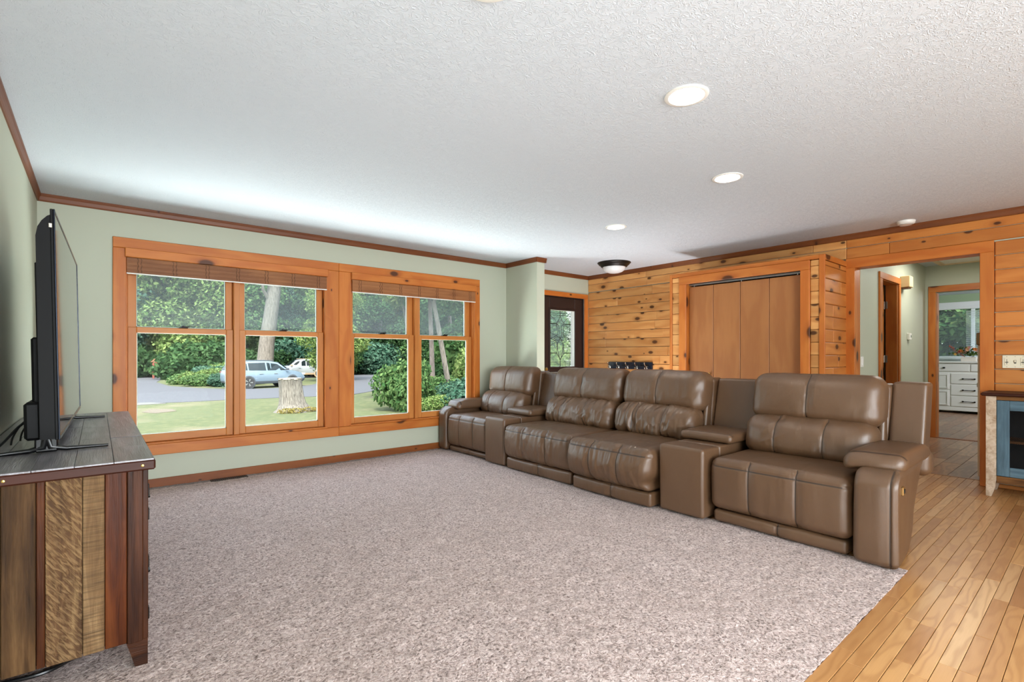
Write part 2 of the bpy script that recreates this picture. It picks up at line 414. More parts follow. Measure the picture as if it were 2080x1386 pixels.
def m_barn(name, a, b, c3, saw=0.0, chis=0.0, rough=.6):
    """reclaimed wood, local X along grain"""
    t = NT(name); r = t.rand()
    off = t.n('ShaderNodeCombineXYZ', {0: t.math('MULTIPLY', r, 31.3), 1: t.math('MULTIPLY', r, 71.7), 2: 0.0})
    p = t.vmath('ADD', t.obj(), off.outputs[0])
    g = t.noise(t.vmath('MULTIPLY', p, (2.2, 26, 26)), 1.0, 5, .62, .7)
    fine = t.noise(t.vmath('MULTIPLY', p, (8, 240, 240)), 1.0, 3)
    blot = t.noise(t.vmath('MULTIPLY', p, (3.5, 9, 9)), 1.0, 4, .6)
    c = t.ramp(g, [(.28, s2l(c3)), (.5, s2l(a)), (.72, s2l(b))])
    c = t.mix(t.math('MULTIPLY', t.math('SUBTRACT', blot, .35, clamp=True), 1.6), c, s2l(c3))
    c = t.mix(t.math('MULTIPLY', fine, .2), c, s2l(c3))
    h = t.math('ADD', t.math('MULTIPLY', g, .8), t.math('MULTIPLY', fine, .3))
    if saw:
        s = t.noise(t.vmath('MULTIPLY', p, (130, 6, 6)), 1.0, 2, .5, .4); h = t.math('ADD', h, t.math('MULTIPLY', s, saw))
        c = t.mix(t.math('MULTIPLY', t.math('SUBTRACT', s, .42, clamp=True), 2.2 * saw), c, s2l(tuple(int(v * .55) for v in a)))
    if chis:
        # diagonal chisel scoops
        rot = t.n('ShaderNodeVectorRotate', {0: p, 3: .75}, rotation_type='Z_AXIS') if False else None
        mp = t.n('ShaderNodeMapping', {0: p}); mp.inputs['Rotation'].default_value = (0, 0, R(34))
        s = t.noise(t.vmath('MULTIPLY', mp.outputs[0], (26, 120, 1)), 1.0, 2, .5, .5); s = t.n('ShaderNodeMapRange', {0: s, 1: .42, 2: .62, 3: 0.0, 4: 1.0}).outputs[0]
        h = t.math('ADD', h, t.math('MULTIPLY', s, chis))
        c = t.mix(t.math('MULTIPLY', s, .45), c, s2l(b))
    t.base(c); t.rough(rough); t.b.inputs['Specular IOR Level'].default_value = .12; t.bump(h, .55, .006)
    return t.m
def m_grass():
    t = NT('lawn_grass'); p = t.pos(); a = t.noise(p, 1.1, 4); b = t.noise(p, 26, 4, .65); d = t.noise(p, .35, 3)
    c = t.mix(a, s2l((54, 64, 26)), s2l((76, 76, 42))); c = t.mix(t.math('MULTIPLY', b, .5), c, s2l((42, 54, 20))); c = t.mix(t.n('ShaderNodeMapRange', {0: t.noise(p, 4.5, 5, .7), 1: .48, 2: .66, 3: 0.0, 4: .55}).outputs[0], c, s2l((104, 98, 62))); c = t.mix(t.n('ShaderNodeMapRange', {0: t.noise(p, 9, 5, .7), 1: .5, 2: .7, 3: 0.0, 4: .6}).outputs[0], c, s2l((38, 52, 18)))
    c = t.mix(t.n('ShaderNodeMapRange', {0: d, 1: .52, 2: .66, 3: 0.0, 4: .6}).outputs[0], c, s2l((98, 88, 68)))
    t.base(c); t.rough(.9); t.bump(b, .6, .05); return t.m
def m_leaf(name, a, b, trans=.35):
    t = NT(name); g = t.n('ShaderNodeNewGeometry'); r = g.outputs['Random Per Island']; o = t.rand()
    c = t.mix(r, s2l(a), s2l(b)); c = t.mix(t.math('MULTIPLY', o, .35), c, s2l(tuple(int(v * .7) for v in a)))
    d = t.n('ShaderNodeBsdfDiffuse', {0: c}); tr = t.n('ShaderNodeBsdfTranslucent', {0: c})
    mx = t.n('ShaderNodeMixShader', {0: trans, 1: d.outputs[0], 2: tr.outputs[0]}); t.t.links.new(mx.outputs[0], t.out.inputs[0]); return t.m
def m_bark(name, a, b, sc_=(14, 14, 3)):
    t = NT(name); p = t.pos(); n = t.noise(t.vmath('MULTIPLY', p, sc_), 1.0, 5, .65, .5)
    t.base(t.ramp(n, [(.3, s2l(b)), (.62, s2l(a))])); t.rough(.9); t.bump(n, .8, .06); return t.m

M_CEIL = m_ceiling()
M_GREEN = m_paint('sage_green_paint', (182, 186, 167)); M_GREEN2 = m_paint('sage_green_paint_far', (158, 178, 146))
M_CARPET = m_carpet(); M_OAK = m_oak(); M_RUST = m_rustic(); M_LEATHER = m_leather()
M_PINEW = pine('knotty_pine_wall', (224, 170, 106), (190, 126, 66), ksize=.11, kscale=5.4, vary=.28)
M_PINER = pine('knotty_pine_wall_amber', (206, 136, 68), (178, 104, 44), ksize=.09, vary=.18)
M_TRIM = pine('stained_pine_trim', (204, 126, 56), (176, 94, 34), ksize=.1, kscale=3.4, vary=.12)
M_SASH = pine('window_sash_wood', (202, 134, 68), (182, 110, 50), ksize=.0, vary=.05)
M_CROWN = pine('crown_wood', (124, 70, 34), (100, 52, 24), ksize=.02, vary=.06)
M_BASE = pine('baseboard_wood', (144, 82, 36), (116, 60, 24), ksize=.03, vary=.06)
M_BIFOLD = pine('bifold_veneer', (172, 116, 68), (152, 96, 54), ksize=.0, vary=.08, ringf=.3)
M_GLASS = m_glass('window_glass', (250, 254, 252)); M_HAZE_SCREEN = m_glass('haze_and_screen_glass', (238, 247, 246), .055)  # reflection haze painted into upper panes; faint insect screen in far window
M_WHITE = plain('white_plastic', (232, 230, 224), .4, var=.02)
M_IVORY = plain('ivory_plastic', (222, 214, 190), .4, var=.02)
M_BLACK = plain('black_plastic', (14, 14, 15), .28, var=.1)
M_DKMETAL = plain('dark_bronze_metal', (38, 34, 32), .4, .7, var=.1)
M_STEEL = plain('brushed_steel', (170, 170, 168), .3, .9, var=.05)
M_BRASS = plain('brass', (190, 160, 90), .3, .9, var=.05)

# ------------------------------------------------------------------ room shell
HT = 2.44
def struct(o): o['kind'] = 'structure'; return o
fl = struct(box('floor', -.5, 14.1, -3.5, 5.5, -.25, -.012, plain('subfloor', (120, 92, 64), .7)))
struct(box('ceiling', -.5, 14.1, -3.52, 5.52, HT, HT + .2, M_CEIL))
struct(box('wall_left', -.485, -.365, -3.5, 5.51, 0, HT, M_GREEN))
struct(box('wall_back', -.365, 6.08, -3.52, -3.4, 0, HT, M_GREEN))
b = MB()
b.box(-.365, .185, 5.39, 5.51, 0, HT); b.box(.185, 3.83, 5.39, 5.51, 0, .385); b.box(.185, 3.83, 5.39, 5.51, 2.08, HT)
b.box(1.90, 2.13, 5.39, 5.51, .385, 2.08)
b.box(3.83, 5.06, 5.39, 5.51, 0, HT); b.box(5.06, 5.985, 5.39, 5.51, 2.07, HT); b.box(5.985, 6.3, 5.39, 5.51, 0, HT)
b.box(-.6, 6.4, 5.511, 5.60, -.85, -.012)
struct(b.build('wall_front', M_GREEN))
struct(box('wall_partition', 4.38, 4.515, 4.757, 5.39, 0, HT, M_GREEN))
b = MB(); b.box(6.10, 6.24, -3.5, .735, 0, HT); b.box(6.10, 6.24, 1.716, 5.39, 0, HT); b.box(6.10, 6.24, .735, 1.716, 2.09, HT)
wr = struct(b.build('wall_right', M_GREEN))
# pine boards on the right wall (tongue-and-groove courses)
PIT = .1255
def courses(y0, y1, z0, z1, m, joints=True, first=1.043, seed=0):
    rr = random.Random(seed); k = math.floor((z0 - first) / PIT)
    while first + k * PIT < z1 - .01:
        a = max(z0, first + k * PIT); c = min(z1, first + (k + 1) * PIT); k += 1
        if c - a < .012: continue
        cuts = [y0, y1]
        if joints and y1 - y0 > 1.2:
            q = y0 + rr.uniform(.3, 1.9)
            cuts = [y0]
            while q < y1 - .35: cuts.append(q); q += rr.uniform(1.1, 2.4)
            cuts.append(y1)
        for u, v in zip(cuts, cuts[1:]):
            t = .0185 + rr.uniform(-.0015, .0015)
            board('board', wr, (6.10 - t, 6.10), (u + .0008, v - .0008), (a + .0022, c - .0022), 'y', m, .006)
courses(1.785, 5.388, 2.18, 2.385, M_PINEW, seed=3)
courses(3.30, 5.388, .0, 2.18, M_PINEW, seed=5)
courses(-1.6, 1.785, 2.18, 2.385, M_PINER, seed=8)
courses(-1.6, .653, .0, 2.18, M_PINER, joints=False, seed=9)
struct(board('trim_1', None, (6.062, 6.10), (.655, 1.785), (2.08, 2.18), 'y', M_TRIM))
struct(board('trim_2', None, (6.062, 6.10), (.655, .747), (0, 2.08), 'z', M_TRIM))
struct(board('trim_3', None, (6.062, 6.10), (1.704, 1.785), (0, 2.08), 'z', M_TRIM))
struct(board('trim_4', None, (6.10, 6.25), (.735, .7472), (0, 2.08), 'z', M_TRIM))
struct(board('trim_5', None, (6.10, 6.25), (1.704, 1.716), (0, 2.08), 'z', M_TRIM))
struct(board('trim_6', None, (6.10, 6.25), (.735, 1.716), (2.08, 2.092), 'y', M_TRIM))
# crown
CR = [(0, 0), (.024, 0), (.024, -.014), (.019, -.024), (.013, -.05), (.008, -.060), (0, -.060)]
def crown(name, axis, a, b_, wall, sgn):
    """sgn: direction the moulding stands out from the wall"""
    bb = MB(); L = abs(b_ - a)
    bb.prism([(wall + sgn * u, HT + v) for u, v in CR], axis, a, b_)
    # rebuild with local X along the length through object rotation
    V = np.array(bb.V); c = (V.min(0) + V.max(0)) / 2; V = V - c
    if axis == 'y': V = np.stack([V[:, 1], -V[:, 0], V[:, 2]], 1)
    me = bpy.data.meshes.new(name); me.from_pydata(V.tolist(), [], bb.F); me.materials.append(M_CROWN); me.update()
    o = bpy.data.objects.new(name, me); COL.objects.link(o); o.location = c.tolist()
    if axis == 'y': o.rotation_euler = (0, 0, R(90))
    return struct(o)
crown('trim_7', 'x', -.365, 4.38, 5.39, -1)
crown('trim_8', 'y', 4.735, 5.39, 4.38, -1)
crown('trim_9', 'x', 4.356, 4.539, 4.757, -1)
crown('trim_10', 'y', 4.735, 5.39, 4.515, 1)
crown('trim_11', 'x', 4.515, 6.08, 5.39, -1)
crown('trim_12', 'y', -3.4, 5.39, 6.083, -1)
crown('trim_13', 'y', -3.4, 5.39, -.365, 1)
# baseboards
struct(board('baseboard_front', None, (-.365, 4.38), (5.376, 5.39), (0, .078), 'x', M_BASE))
struct(board('baseboard_partition', None, (4.366, 4.38), (4.75, 5.376), (0, .078), 'y', M_BASE))
struct(board('baseboard_left', None, (-.365, -.351), (-3.4, 5.376), (0, .078), 'y', M_BASE))
struct(board('baseboard_back', None, (-.35, 6.08), (-3.4, -3.386), (0, .078), 'x', M_BASE))

# carpet: dense displaced slab so the edge and pile stand up
def carpet():
    nx, ny = 230, 230
    X = np.linspace(-.365, 3.36, nx); Y = .70 + (5.39 - .70) * np.linspace(0, 1, ny) ** 1.15
    A, B = np.meshgrid(X, Y, indexing='ij'); P = np.stack([A, B, np.zeros_like(A)], -1).reshape(-1, 3)
    P[:, 2] = .004 + .0035 * fnoise(P, (40, 40, 1), 3, 2) + .002 * vnoise(P, (7, 7, 1), 5)
    e = P[:, 1] < .7001; P[e, 1] += .006 * vnoise(P[e], (60, 1, 1), 8)
    i = np.arange(nx * ny).reshape(nx, ny)
    F = np.stack([i[:-1, :-1], i[1:, :-1], i[1:, 1:], i[:-1, 1:]], -1).reshape(-1, 4).tolist()
    e0 = i[:, 0]; n0 = len(P); S = P[e0].copy(); S[:, 2] = -.012; P = np.concatenate([P, S])
    for k in range(nx - 1): F.append((int(e0[k]), n0 + k, n0 + k + 1, int(e0[k + 1])))
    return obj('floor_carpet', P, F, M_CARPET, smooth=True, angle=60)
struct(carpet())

# oak strip floor
floor_oak = struct(box('floor_oak', -.365, 6.32, -3.4, 5.39, -.0118, -.009, plain('oak_gap', (70, 44, 24), .8)))
def planks(parent, xa, xb, ys, w, lmin, lmax, m, nm='plank', seed=1, gap=.0009):
    rr = random.Random(seed)
    for k in range(len(ys)):
        y = ys[k]; x = xa - rr.uniform(0, lmin * .9); first = True
        while x < xb - .02:
            L = round(rr.uniform(lmin, lmax), 2); x0 = max(x, xa); x1 = min(x + L, xb); x += L
            if x1 - x0 < .06: continue
            board(nm, parent, (x0 + gap, x1 - gap), (y + gap, y + w - gap), (-.009, 0 + rr.uniform(-.0003, .0003)), 'x', m, .0012)
planks(floor_oak, 1.45, 6.31, [.700 - .0565 * (k + 1) for k in range(14)], .0565, .35, 1.15, M_OAK, seed=4)
planks(floor_oak, 3.37, 6.31, [.700 + .0565 * k for k in range(18)], .0565, .35, 1.15, M_OAK, seed=6)
def plank_mass(name, parent, x0, x1, ys, w, m, seed):
    rr = random.Random(seed); bb = MB()
    for y in ys:
        x = x0
        while x < x1 - .02:
            L = rr.uniform(.4, 1.2); bb.box(x + .001, min(x + L, x1) - .001, y + .001, y + w - .001, -.009, 0); x += L
    o = bb.build(name, m, parent); o['kind'] = 'stuff'; return o
plank_mass('plank_field', floor_oak, -.36, 6.31, [-.091 - .0565 * (k + 1) for k in range(58)], .0565, M_OAK, 3)
plank_mass('plank_strip', floor_oak, -.36, 1.449, [.700 - .0565 * (k + 1) for k in range(14)], .0565, M_OAK, 5)
plank_mass('plank_entry', floor_oak, 3.37, 6.09, [.700 + .0565 * k for k in range(18, 82)], .0565, M_OAK, 7)

# ------------------------------------------------------------------ hall and far room
struct(box('wall_hall_left', 6.24, 6.99, 1.70, 1.82, 0, HT, M_GREEN))
b = MB(); b.box(7.68, 9.14, 1.70, 1.82, 0, HT); b.box(6.99, 7.68, 1.70, 1.82, 2.06, HT); struct(b.build('wall_hall_left_end', M_GREEN))
struct(box('wall_hall_right', 6.24, 9.14, .42, .54, 0, HT, M_GREEN))
b = MB(); b.box(9.14, 9.26, 1.578, 3.3, 0, HT); b.box(9.14, 9.26, -3.4, .74, 0, HT); b.box(9.14, 9.26, .74, 1.578, 2.06, HT); struct(b.build('wall_hall_end', M_GREEN))
b = MB(); b.box(13.8, 13.92, -3.4, .9, 0, HT); b.box(13.8, 13.92, 2.50, 3.3, 0, HT); b.box(13.8, 13.92, .9, 2.50, 0, 1.10); b.box(13.8, 13.92, .9, 2.50, 2.18, HT)
struct(b.build('wall_far', M_GREEN2))
struct(box('wall_far_left', 9.26, 13.9, 3.3, 3.42, 0, HT, M_GREEN2)); struct(box('wall_far_right', 9.26, 13.9, -3.5, -3.4, 0, HT, M_GREEN2))
b = MB(); b.box(6.24, 8.6, 3.2, 3.32, 0, HT); b.box(8.5, 8.6, 1.82, 3.2, 0, HT); struct(b.build('wall_side_room', M_GREEN))
hf = struct(box('floor_hall', 6.32, 13.85, -3.4, 3.3, -.0118, -.008, plain('hall_gap', (48, 36, 28), .8)))
planks(hf, 6.345, 9.12, [.54 + .158 * k for k in range(8)], .158, .6, 1.6, M_RUST, seed=11, gap=.0015)
planks(hf, 9.2, 13.8, [.38 + .158 * k for k in range(14)], .158, .5, 1.3, M_RUST, seed=12, gap=.0015)
struct(board('trim_14', None, (6.31, 6.345), (.54, 1.7), (-.009, .004), 'y', M_RUST))
struct(board('trim_15', None, (9.12, 9.20), (.74, 1.578), (-.008, .006), 'y', M_BASE))
struct(board('baseboard_hall_left', None, (7.75, 9.14), (1.688, 1.70), (0, .09), 'x', M_BASE))
struct(board('baseboard_hall_end', None, (9.126, 9.14), (1.665, 1.688), (0, .09), 'y', M_BASE))

def casing(prefix, n, axis_wall, plane, a0, a1, i0, i1, top, itop, depth=.02):
    """door casing on a wall; axis_wall 'x': wall at x=plane running along y (faces -x); 'y': wall at y=plane (faces -y)"""
    k = n
    for (u0, u1, z0, z1, ax) in ((a0, i0, 0, itop, 'z'), (i1, a1, 0, itop, 'z'), (a0, a1, itop, top, 'h')):
        if axis_wall == 'x': o = board('trim_%d' % k, None, (plane - depth, plane), (u0, u1), (z0, z1), 'z' if ax == 'z' else 'y', M_TRIM)
        else: o = board('trim_%d' % k, None, (u0, u1), (plane - depth, plane), (z0, z1), 'z' if ax == 'z' else 'x', M_TRIM)
        struct(o); k += 1
    return k
casing('trim', 16, 'y', 1.70, 6.875, 7.755, 6.975, 7.685, 2.13, 2.055)
casing('trim', 19, 'x', 9.14, .665, 1.664, .75, 1.58, 2.147, 2.06)
# jambs of the hall side door
struct(board('trim_22', None, (6.99, 7.002), (1.70, 1.82), (0, 2.05), 'z', M_TRIM))
struct(board('trim_23', None, (7.668, 7.68), (1.70, 1.82), (0, 2.05), 'z', M_TRIM))
struct(board('trim_24', None, (6.99, 7.68), (1.70, 1.82), (2.048, 2.06), 'x', M_TRIM))
struct(board('trim_25', None, (9.14, 9.26), (1.568, 1.58), (0, 2.05), 'z', M_TRIM))
d3 = root('door_3', (7.66, 1.83, .01), kind='structure')
board('door_slab', d3, (7.625, 7.66), (1.835, 2.52), (.01, 2.04), 'z', M_TRIM, .004)
for z in (.30, 1.12, 1.80):
    h = MB(); h.box(7.655, 7.668, 1.80, 1.86, z - .045, z + .045, .002); h.lathe([(.006, -.047), (.006, .047)], 8, (7.66, 1.832, z)); h.build('hinge', M_STEEL, d3)

# ------------------------------------------------------------------ windows
def sash(w, x0, x1, px0, px1, z0, z1, pz0, pz1, y0, y1, glass, lock):
    s = board('sash', w, (x0, px0), (y0, y1), (z0, z1), 'z', M_SASH, .004)
    board('stile', s, (px1, x1), (y0, y1), (z0, z1), 'z', M_SASH, .004)
    board('rail', s, (px0, px1), (y0, y1), (z0, pz0), 'x', M_SASH, .004)
    board('rail', s, (px0, px1), (y0, y1), (pz1, z1), 'x', M_SASH, .004)
    ym = (y0 + y1) / 2
    p = box('pane', px0 - .004, px1 + .004, ym - .002, ym + .002, pz0 - .004, pz1 + .004, glass, s)
    # pale glazing bead around the pane
    b = MB()
    for (a, c, d, e) in ((px0, px0 + .006, pz0, pz1), (px1 - .006, px1, pz0, pz1), (px0, px1, pz0, pz0 + .006), (px0, px1, pz1 - .006, pz1)):
        b.box(a, c, ym + .003, ym + .012, d, e)
    b.build('glazing_bead', M_WHITE, s)
    if lock:
        xm = (px0 + px1) / 2; b = MB()
        b.box(xm - .035, xm + .035, y0 + .004, y1 + .01, z1, z1 + .010, .003); b.lathe([(.016, 0), (.016, .012), (.008, .018)], 12, (xm, (y0 + y1) / 2, z1 + .008))
        b.box(xm - .004, xm + .045, y0 - .004, y0 + .012, z1 + .010, z1 + .020, .003)
        b.build('sash_lock', M_DKMETAL, s)
    return s
def window(n, o0, o1, units, m0, m1, hx, left_casing, posts, right_casing):
    w = root('window_%d' % n, ((o0 + o1) / 2, 5.39, .385), kind='structure')
    Y0, Y1 = 5.368, 5.39
    board('header_casing', w, hx, (Y0, Y1), (2.082, 2.170), 'x', M_TRIM, .004)
    board('sill_casing', w, hx, (Y0, Y1), (.287, .384), 'x', M_TRIM, .004)
    for c in left_casing + posts + right_casing: board('side_casing', w, c, (Y0, Y1), (.386, 2.081), 'z', M_TRIM, .004)
    board('stool', w, (o0, o1), (5.362, 5.50), (.385, .398), 'x', M_TRIM, .003)
    board('jamb', w, (o0, o0 + .013), (5.39, 5.51), (.398, 2.08), 'z', M_TRIM, .002)
    board('jamb', w, (o1 - .013, o1), (5.39, 5.51), (.398, 2.08), 'z', M_TRIM, .002)
    board('jamb', w, (o0, o1), (5.39, 5.51), (2.067, 2.08), 'x', M_TRIM, .002)
    board('mullion', w, (m0, m1), (5.40, 5.51), (.398, 2.067), 'z', M_SASH, .004)
    for (x0, x1, px0, px1) in units:
        sash(w, x0, x1, px0, px1, .400, 1.412, .466, 1.366, 5.425, 5.462, M_GLASS, True)
        sash(w, x0, x1, px0, px1, 1.372, 2.066, 1.416, 2.02, 5.466, 5.502, M_HAZE_SCREEN, False)
window(1, .185, 1.89, [(.200, 1.008, .262, .950), (1.062, 1.874, 1.116, 1.815)], 1.010, 1.060, (.098, 2.0185), [(.098, .190)], [(1.870, 2.0180)], [])
window(2, 2.140, 3.83, [(2.155, 2.962, 2.214, 2.895), (3.016, 3.814, 3.068, 3.745)], 2.964, 3.014, (2.0195, 3.914), [(2.0190, 2.157)], [], [(3.826, 3.914)])

M_BAMBOO = pine('bamboo_slat', (176, 118, 72), (130, 80, 46), ksize=0, vary=.1, rough=.5)
M_CORD = plain('shade_cord', (96, 62, 40), .8)
for nm_, x0, x1, lab in (('woven_wood_shade', .180, 1.893, 'long bamboo roman shade raised over the left window pair nearest the television'),
                         ('woven_wood_shade', 2.150, 3.838, 'bamboo roman shade raised over the right window pair nearest the sofa')):
    s = root(nm_, ((x0 + x1) / 2, 5.367, 1.868), lab, 'window shade', 'bamboo window shades')
    board('valance', s, (x0, x1), (5.335, 5.367), (2.003, 2.083), 'x', M_TRIM, .005)
    n = 24; b = MB()
    for lay in range(2):
        for k in range(n):
            z = 1.872 + (k + .5 * lay) * (2.0 - 1.872) / n
            y = 5.350 + .009 * lay + .004 * math.sin(k * .9)
            b.box(x0 + .012, x1 - .012, y - .0025, y + .0015, z, z + .0046, 0)
    f = b.build('woven_slats', M_BAMBOO, s); f['kind'] = 'stuff'
    b = MB(); m = 7
    for k in range(m):
        x = x0 + .10 + (x1 - x0 - .2) * k / (m - 1)
        for dx in (-.012, .012):
            b.tube([(x + dx + .004 * math.sin(j * 2.1), 5.3445, 1.875 + j * .0155) for j in range(9)], .0022, 5)
    o = b.build('cord', M_CORD, s); o['kind'] = 'stuff'
    board('bottom_rail', s, (x0 + .01, x1 - .01), (5.346, 5.362), (1.862, 1.871), 'x', M_WHITE, .002)  # white paints in the bright light line along the shade's lower edge

# ------------------------------------------------------------------ front door
M_DOOR = pine('dark_door_wood', (52, 36, 32), (38, 26, 24), ksize=0, vary=.05, rough=.35)
casing('trim', 26, 'y', 5.39, 4.96, 6.066, 5.055, 5.985, 2.140, 2.068)
struct(board('trim_29', None, (5.973, 5.985), (5.39, 5.51), (0, 2.07), 'z', M_DOOR)); struct(board('trim_30', None, (5.06, 5.973), (5.39, 5.51), (2.058, 2.07), 'x', M_DOOR))
d1 = root('door_1', (5.51, 5.43, 0), kind='structure')
GX0, GX1, GZ0, GZ1 = 5.245, 5.795, .985, 1.868
DX0, DX1, DY0, DY1 = 5.064, 5.970, 5.412, 5.462
board('door_stile', d1, (DX0, GX0), (DY0, DY1), (.01, 2.055), 'z', M_DOOR); board('door_stile', d1, (GX1, DX1), (DY0, DY1), (.01, 2.055), 'z', M_DOOR)
board('door_rail', d1, (GX0, GX1), (DY0, DY1), (GZ1, 2.055), 'x', M_DOOR); board('door_rail', d1, (GX0, GX1), (DY0, DY1), (.01, GZ0), 'x', M_DOOR)
fr = MB()
for (a, c, d, e) in ((GX0 - .02, GX0 + .008, GZ0 - .02, GZ1 + .02), (GX1 - .008, GX1 + .02, GZ0 - .02, GZ1 + .02), (GX0, GX1, GZ0 - .02, GZ0 + .008), (GX0, GX1, GZ1 - .008, GZ1 + .02)):
    fr.box(a, c, DY0 - .012, DY0 + .004, d, e, .003)
fr.build('glass_frame', M_DOOR, d1)
fr = MB()
fr.box(GX0, GX0 + .006, DY0, 5.50, GZ0, GZ1); fr.box(GX1 - .006, GX1, DY0, 5.50, GZ0, GZ1); fr.box(GX0, GX1, DY0, 5.50, GZ0, GZ0 + .006); fr.box(GX0, GX1, DY0, 5.50, GZ1 - .006, GZ1)
fr.build('frame_lining', M_WHITE, d1)
GY = 5.487
tg = NT('bevelled_art_glass'); tr_ = tg.n('ShaderNodeBsdfTransparent', {0: (.9, .97, .93, 1)}); rf = tg.n('ShaderNodeBsdfRefraction', {0: (1, 1, 1, 1), 'Roughness': .07, 'IOR': 1.08})
df_ = tg.n('ShaderNodeBsdfTranslucent', {0: (.9, .93, .9, 1)})
mx_ = tg.n('ShaderNodeMixShader', {0: .6, 1: rf.outputs[0], 2: tr_.outputs[0]}); mx2_ = tg.n('ShaderNodeMixShader', {0: .05, 1: mx_.outputs[0], 2: df_.outputs[0]})
tg.t.links.new(mx2_.outputs[0], tg.out.inputs[0])
box('pane', GX0 + .006, GX1 - .006, GY - .002, GY + .002, GZ0 + .006, GZ1 - .006, tg.m, d1)
cm = MB()
def gp(px, py): return (GX0 + .006 + (px - 165) / (492 - 165) * (GX1 - GX0 - .012), GY - .004, GZ0 + .006 + (1272 - py) / (1272 - 325) * (GZ1 - GZ0 - .012))
def came(pts, r=.0064, sm=True, mir=False):
    P = [gp(*p) for p in pts]
    if sm and len(P) > 2:
        Q = []
        for i in range(len(P) - 1):
            a = P[max(i - 1, 0)]; b_ = P[i]; c = P[i + 1]; d = P[min(i + 2, len(P) - 1)]
            for k in range(5):
                t = k / 5; Q.append(tuple(.5 * ((2 * b_[j]) + (-a[j] + c[j]) * t + (2 * a[j] - 5 * b_[j] + 4 * c[j] - d[j]) * t * t + (-a[j] + 3 * b_[j] - 3 * c[j] + d[j]) * t ** 3) for j in range(3)))
        Q.append(P[-1]); P = Q
    cm.tube(P, r, 6)
    if mir: came([(684 - x, y) for x, y in pts], r, sm, False)
for x in (178, 202, 468, 484): came([(x, 340), (x, 1255)], .0035)
for y in (370, 406, 1196, 1228): came([(170, y), (486, y)], .0035)
came([(341, 328), (341, 412)]); came([(341, 1160), (341, 1268)])
for y in (549, 797, 1043):
    came([(170, y), (296 if y != 797 else 226, y)]); came([(386 if y != 797 else 452, y), (488, y)])
came([(341, 410), (322, 480), (294, 545), (322, 585), (328, 740), (345, 800), (372, 862), (378, 960), (362, 1080), (341, 1160)], .0042, True, True)
came([(294, 545), (300, 640), (300, 735), (226, 797), (290, 850), (300, 950), (294, 1043), (320, 1100), (341, 1160)], .0042, True, True)
came([(258, 797), (300, 768), (341, 797), (300, 828), (258, 797)], .0036, True, True)
came([(202, 406), (250, 450), (294, 520)], .003, True, True); came([(202, 640), (250, 590), (294, 570)], .003, True, True)
came([(202, 690), (250, 730), (290, 745)], .003, True, True); came([(202, 940), (250, 880), (290, 858)], .003, True, True)
cm.build('leaded_came', M_DKMETAL, d1, smooth=True)
b = MB(); b.lathe([(.028, 0), (.028, .006), (.012, .012), (.010, .04), (.026, .05), (.028, .065), (.018, .078)], 20, (0, 0, 0), Matrix.Translation((5.115, DY0, .96)) @ Matrix.Rotation(R(90), 4, 'X'))
b.build('door_knob', M_BRASS, d1, smooth=True)

# ------------------------------------------------------------------ closet bump-out with bifold doors
FX = 5.44
wc = struct(MB().box(5.46, 6.10, 3.33, 3.465, 0, 2.135).box(5.46, 6.10, 1.795, 1.93, 0, 2.135).box(5.46, 6.10, 1.795, 3.465, 2.09, 2.135).box(6.0, 6.09, 1.8, 3.46, 0, 2.1).build('wall_closet', plain('closet_framing', (150, 104, 62), .7)))
def strip_courses(y0, y1, seed):
    rr = random.Random(seed); z = 1.925 - .126 * 16
    while z < 2.10:
        a = max(z, 0); c = min(z + .126, 2.112)
        if c - a > .02: board('board', wc, (FX + .003 + rr.uniform(0, .003), FX + .02), (y0, y1), (a + .002, c - .002), 'y', M_PINEW, .005)
        z += .126
strip_courses(3.355, 3.452, 31); strip_courses(1.826, 1.907, 32)
z = 1.925 - .126 * 16; rr = random.Random(40)
while z < 2.10:
    a = max(z, 0); c = min(z + .126, 2.10); z += .126
    if c - a < .02: continue
    cuts = [FX + .02, 6.098] if rr.random() < .6 else [FX + .02, FX + rr.uniform(.2, .5), 6.098]
    for u, v in zip(cuts, cuts[1:]):
        board('board', wc, (u + .0008, v - .0008), (1.780, 1.797), (a + .0022, c - .0022), 'x', M_PINER, .006)
        board('board', wc, (u + .0008, v - .0008), (3.463, 3.480), (a + .0022, c - .0022), 'x', M_PINEW, .006)
board('corner_board', wc, (FX - .006, FX + .02), (1.776, 1.826), (0, 2.155), 'z', M_TRIM, .003)
board('corner_board', wc, (FX - .006, FX + .02), (3.452, 3.484), (0, 2.155), 'z', M_TRIM, .003)
board('top_board', wc, (FX - .004, FX + .02), (1.826, 3.452), (2.115, 2.157), 'y', M_TRIM, .003)
board('top_board', wc, (FX + .02, 6.09), (1.776, 1.795), (2.102, 2.157), 'x', M_TRIM, .003)
board('top_panel', wc, (FX + .0, 6.09), (1.79, 3.47), (2.136, 2.156), 'y', M_TRIM, .003)
board('casing', wc, (FX - .014, FX + .01), (1.908, 1.995), (0, 2.02), 'z', M_TRIM, .004)
board('casing', wc, (FX - .014, FX + .01), (3.26, 3.354), (0, 2.02), 'z', M_TRIM, .004)
board('casing', wc, (FX - .014, FX + .01), (1.908, 3.354), (2.02, 2.113), 'y', M_TRIM, .004)
board('jamb', wc, (FX, FX + .13), (1.983, 1.996), (0, 2.03), 'z', M_TRIM, .002)
board('jamb', wc, (FX, FX + .13), (3.259, 3.272), (0, 2.03), 'z', M_TRIM, .002)
d2 = root('door_2', (5.515, 2.63, 0), kind='structure')
ys = [1.998, 2.324, 2.637, 2.952, 3.257]
for k in range(4):
    board('bifold_panel', d2, (5.50, 5.535), (ys[k] + .0025, ys[k + 1] - .0025), (.02, 1.988), 'z', M_BIFOLD, .003)
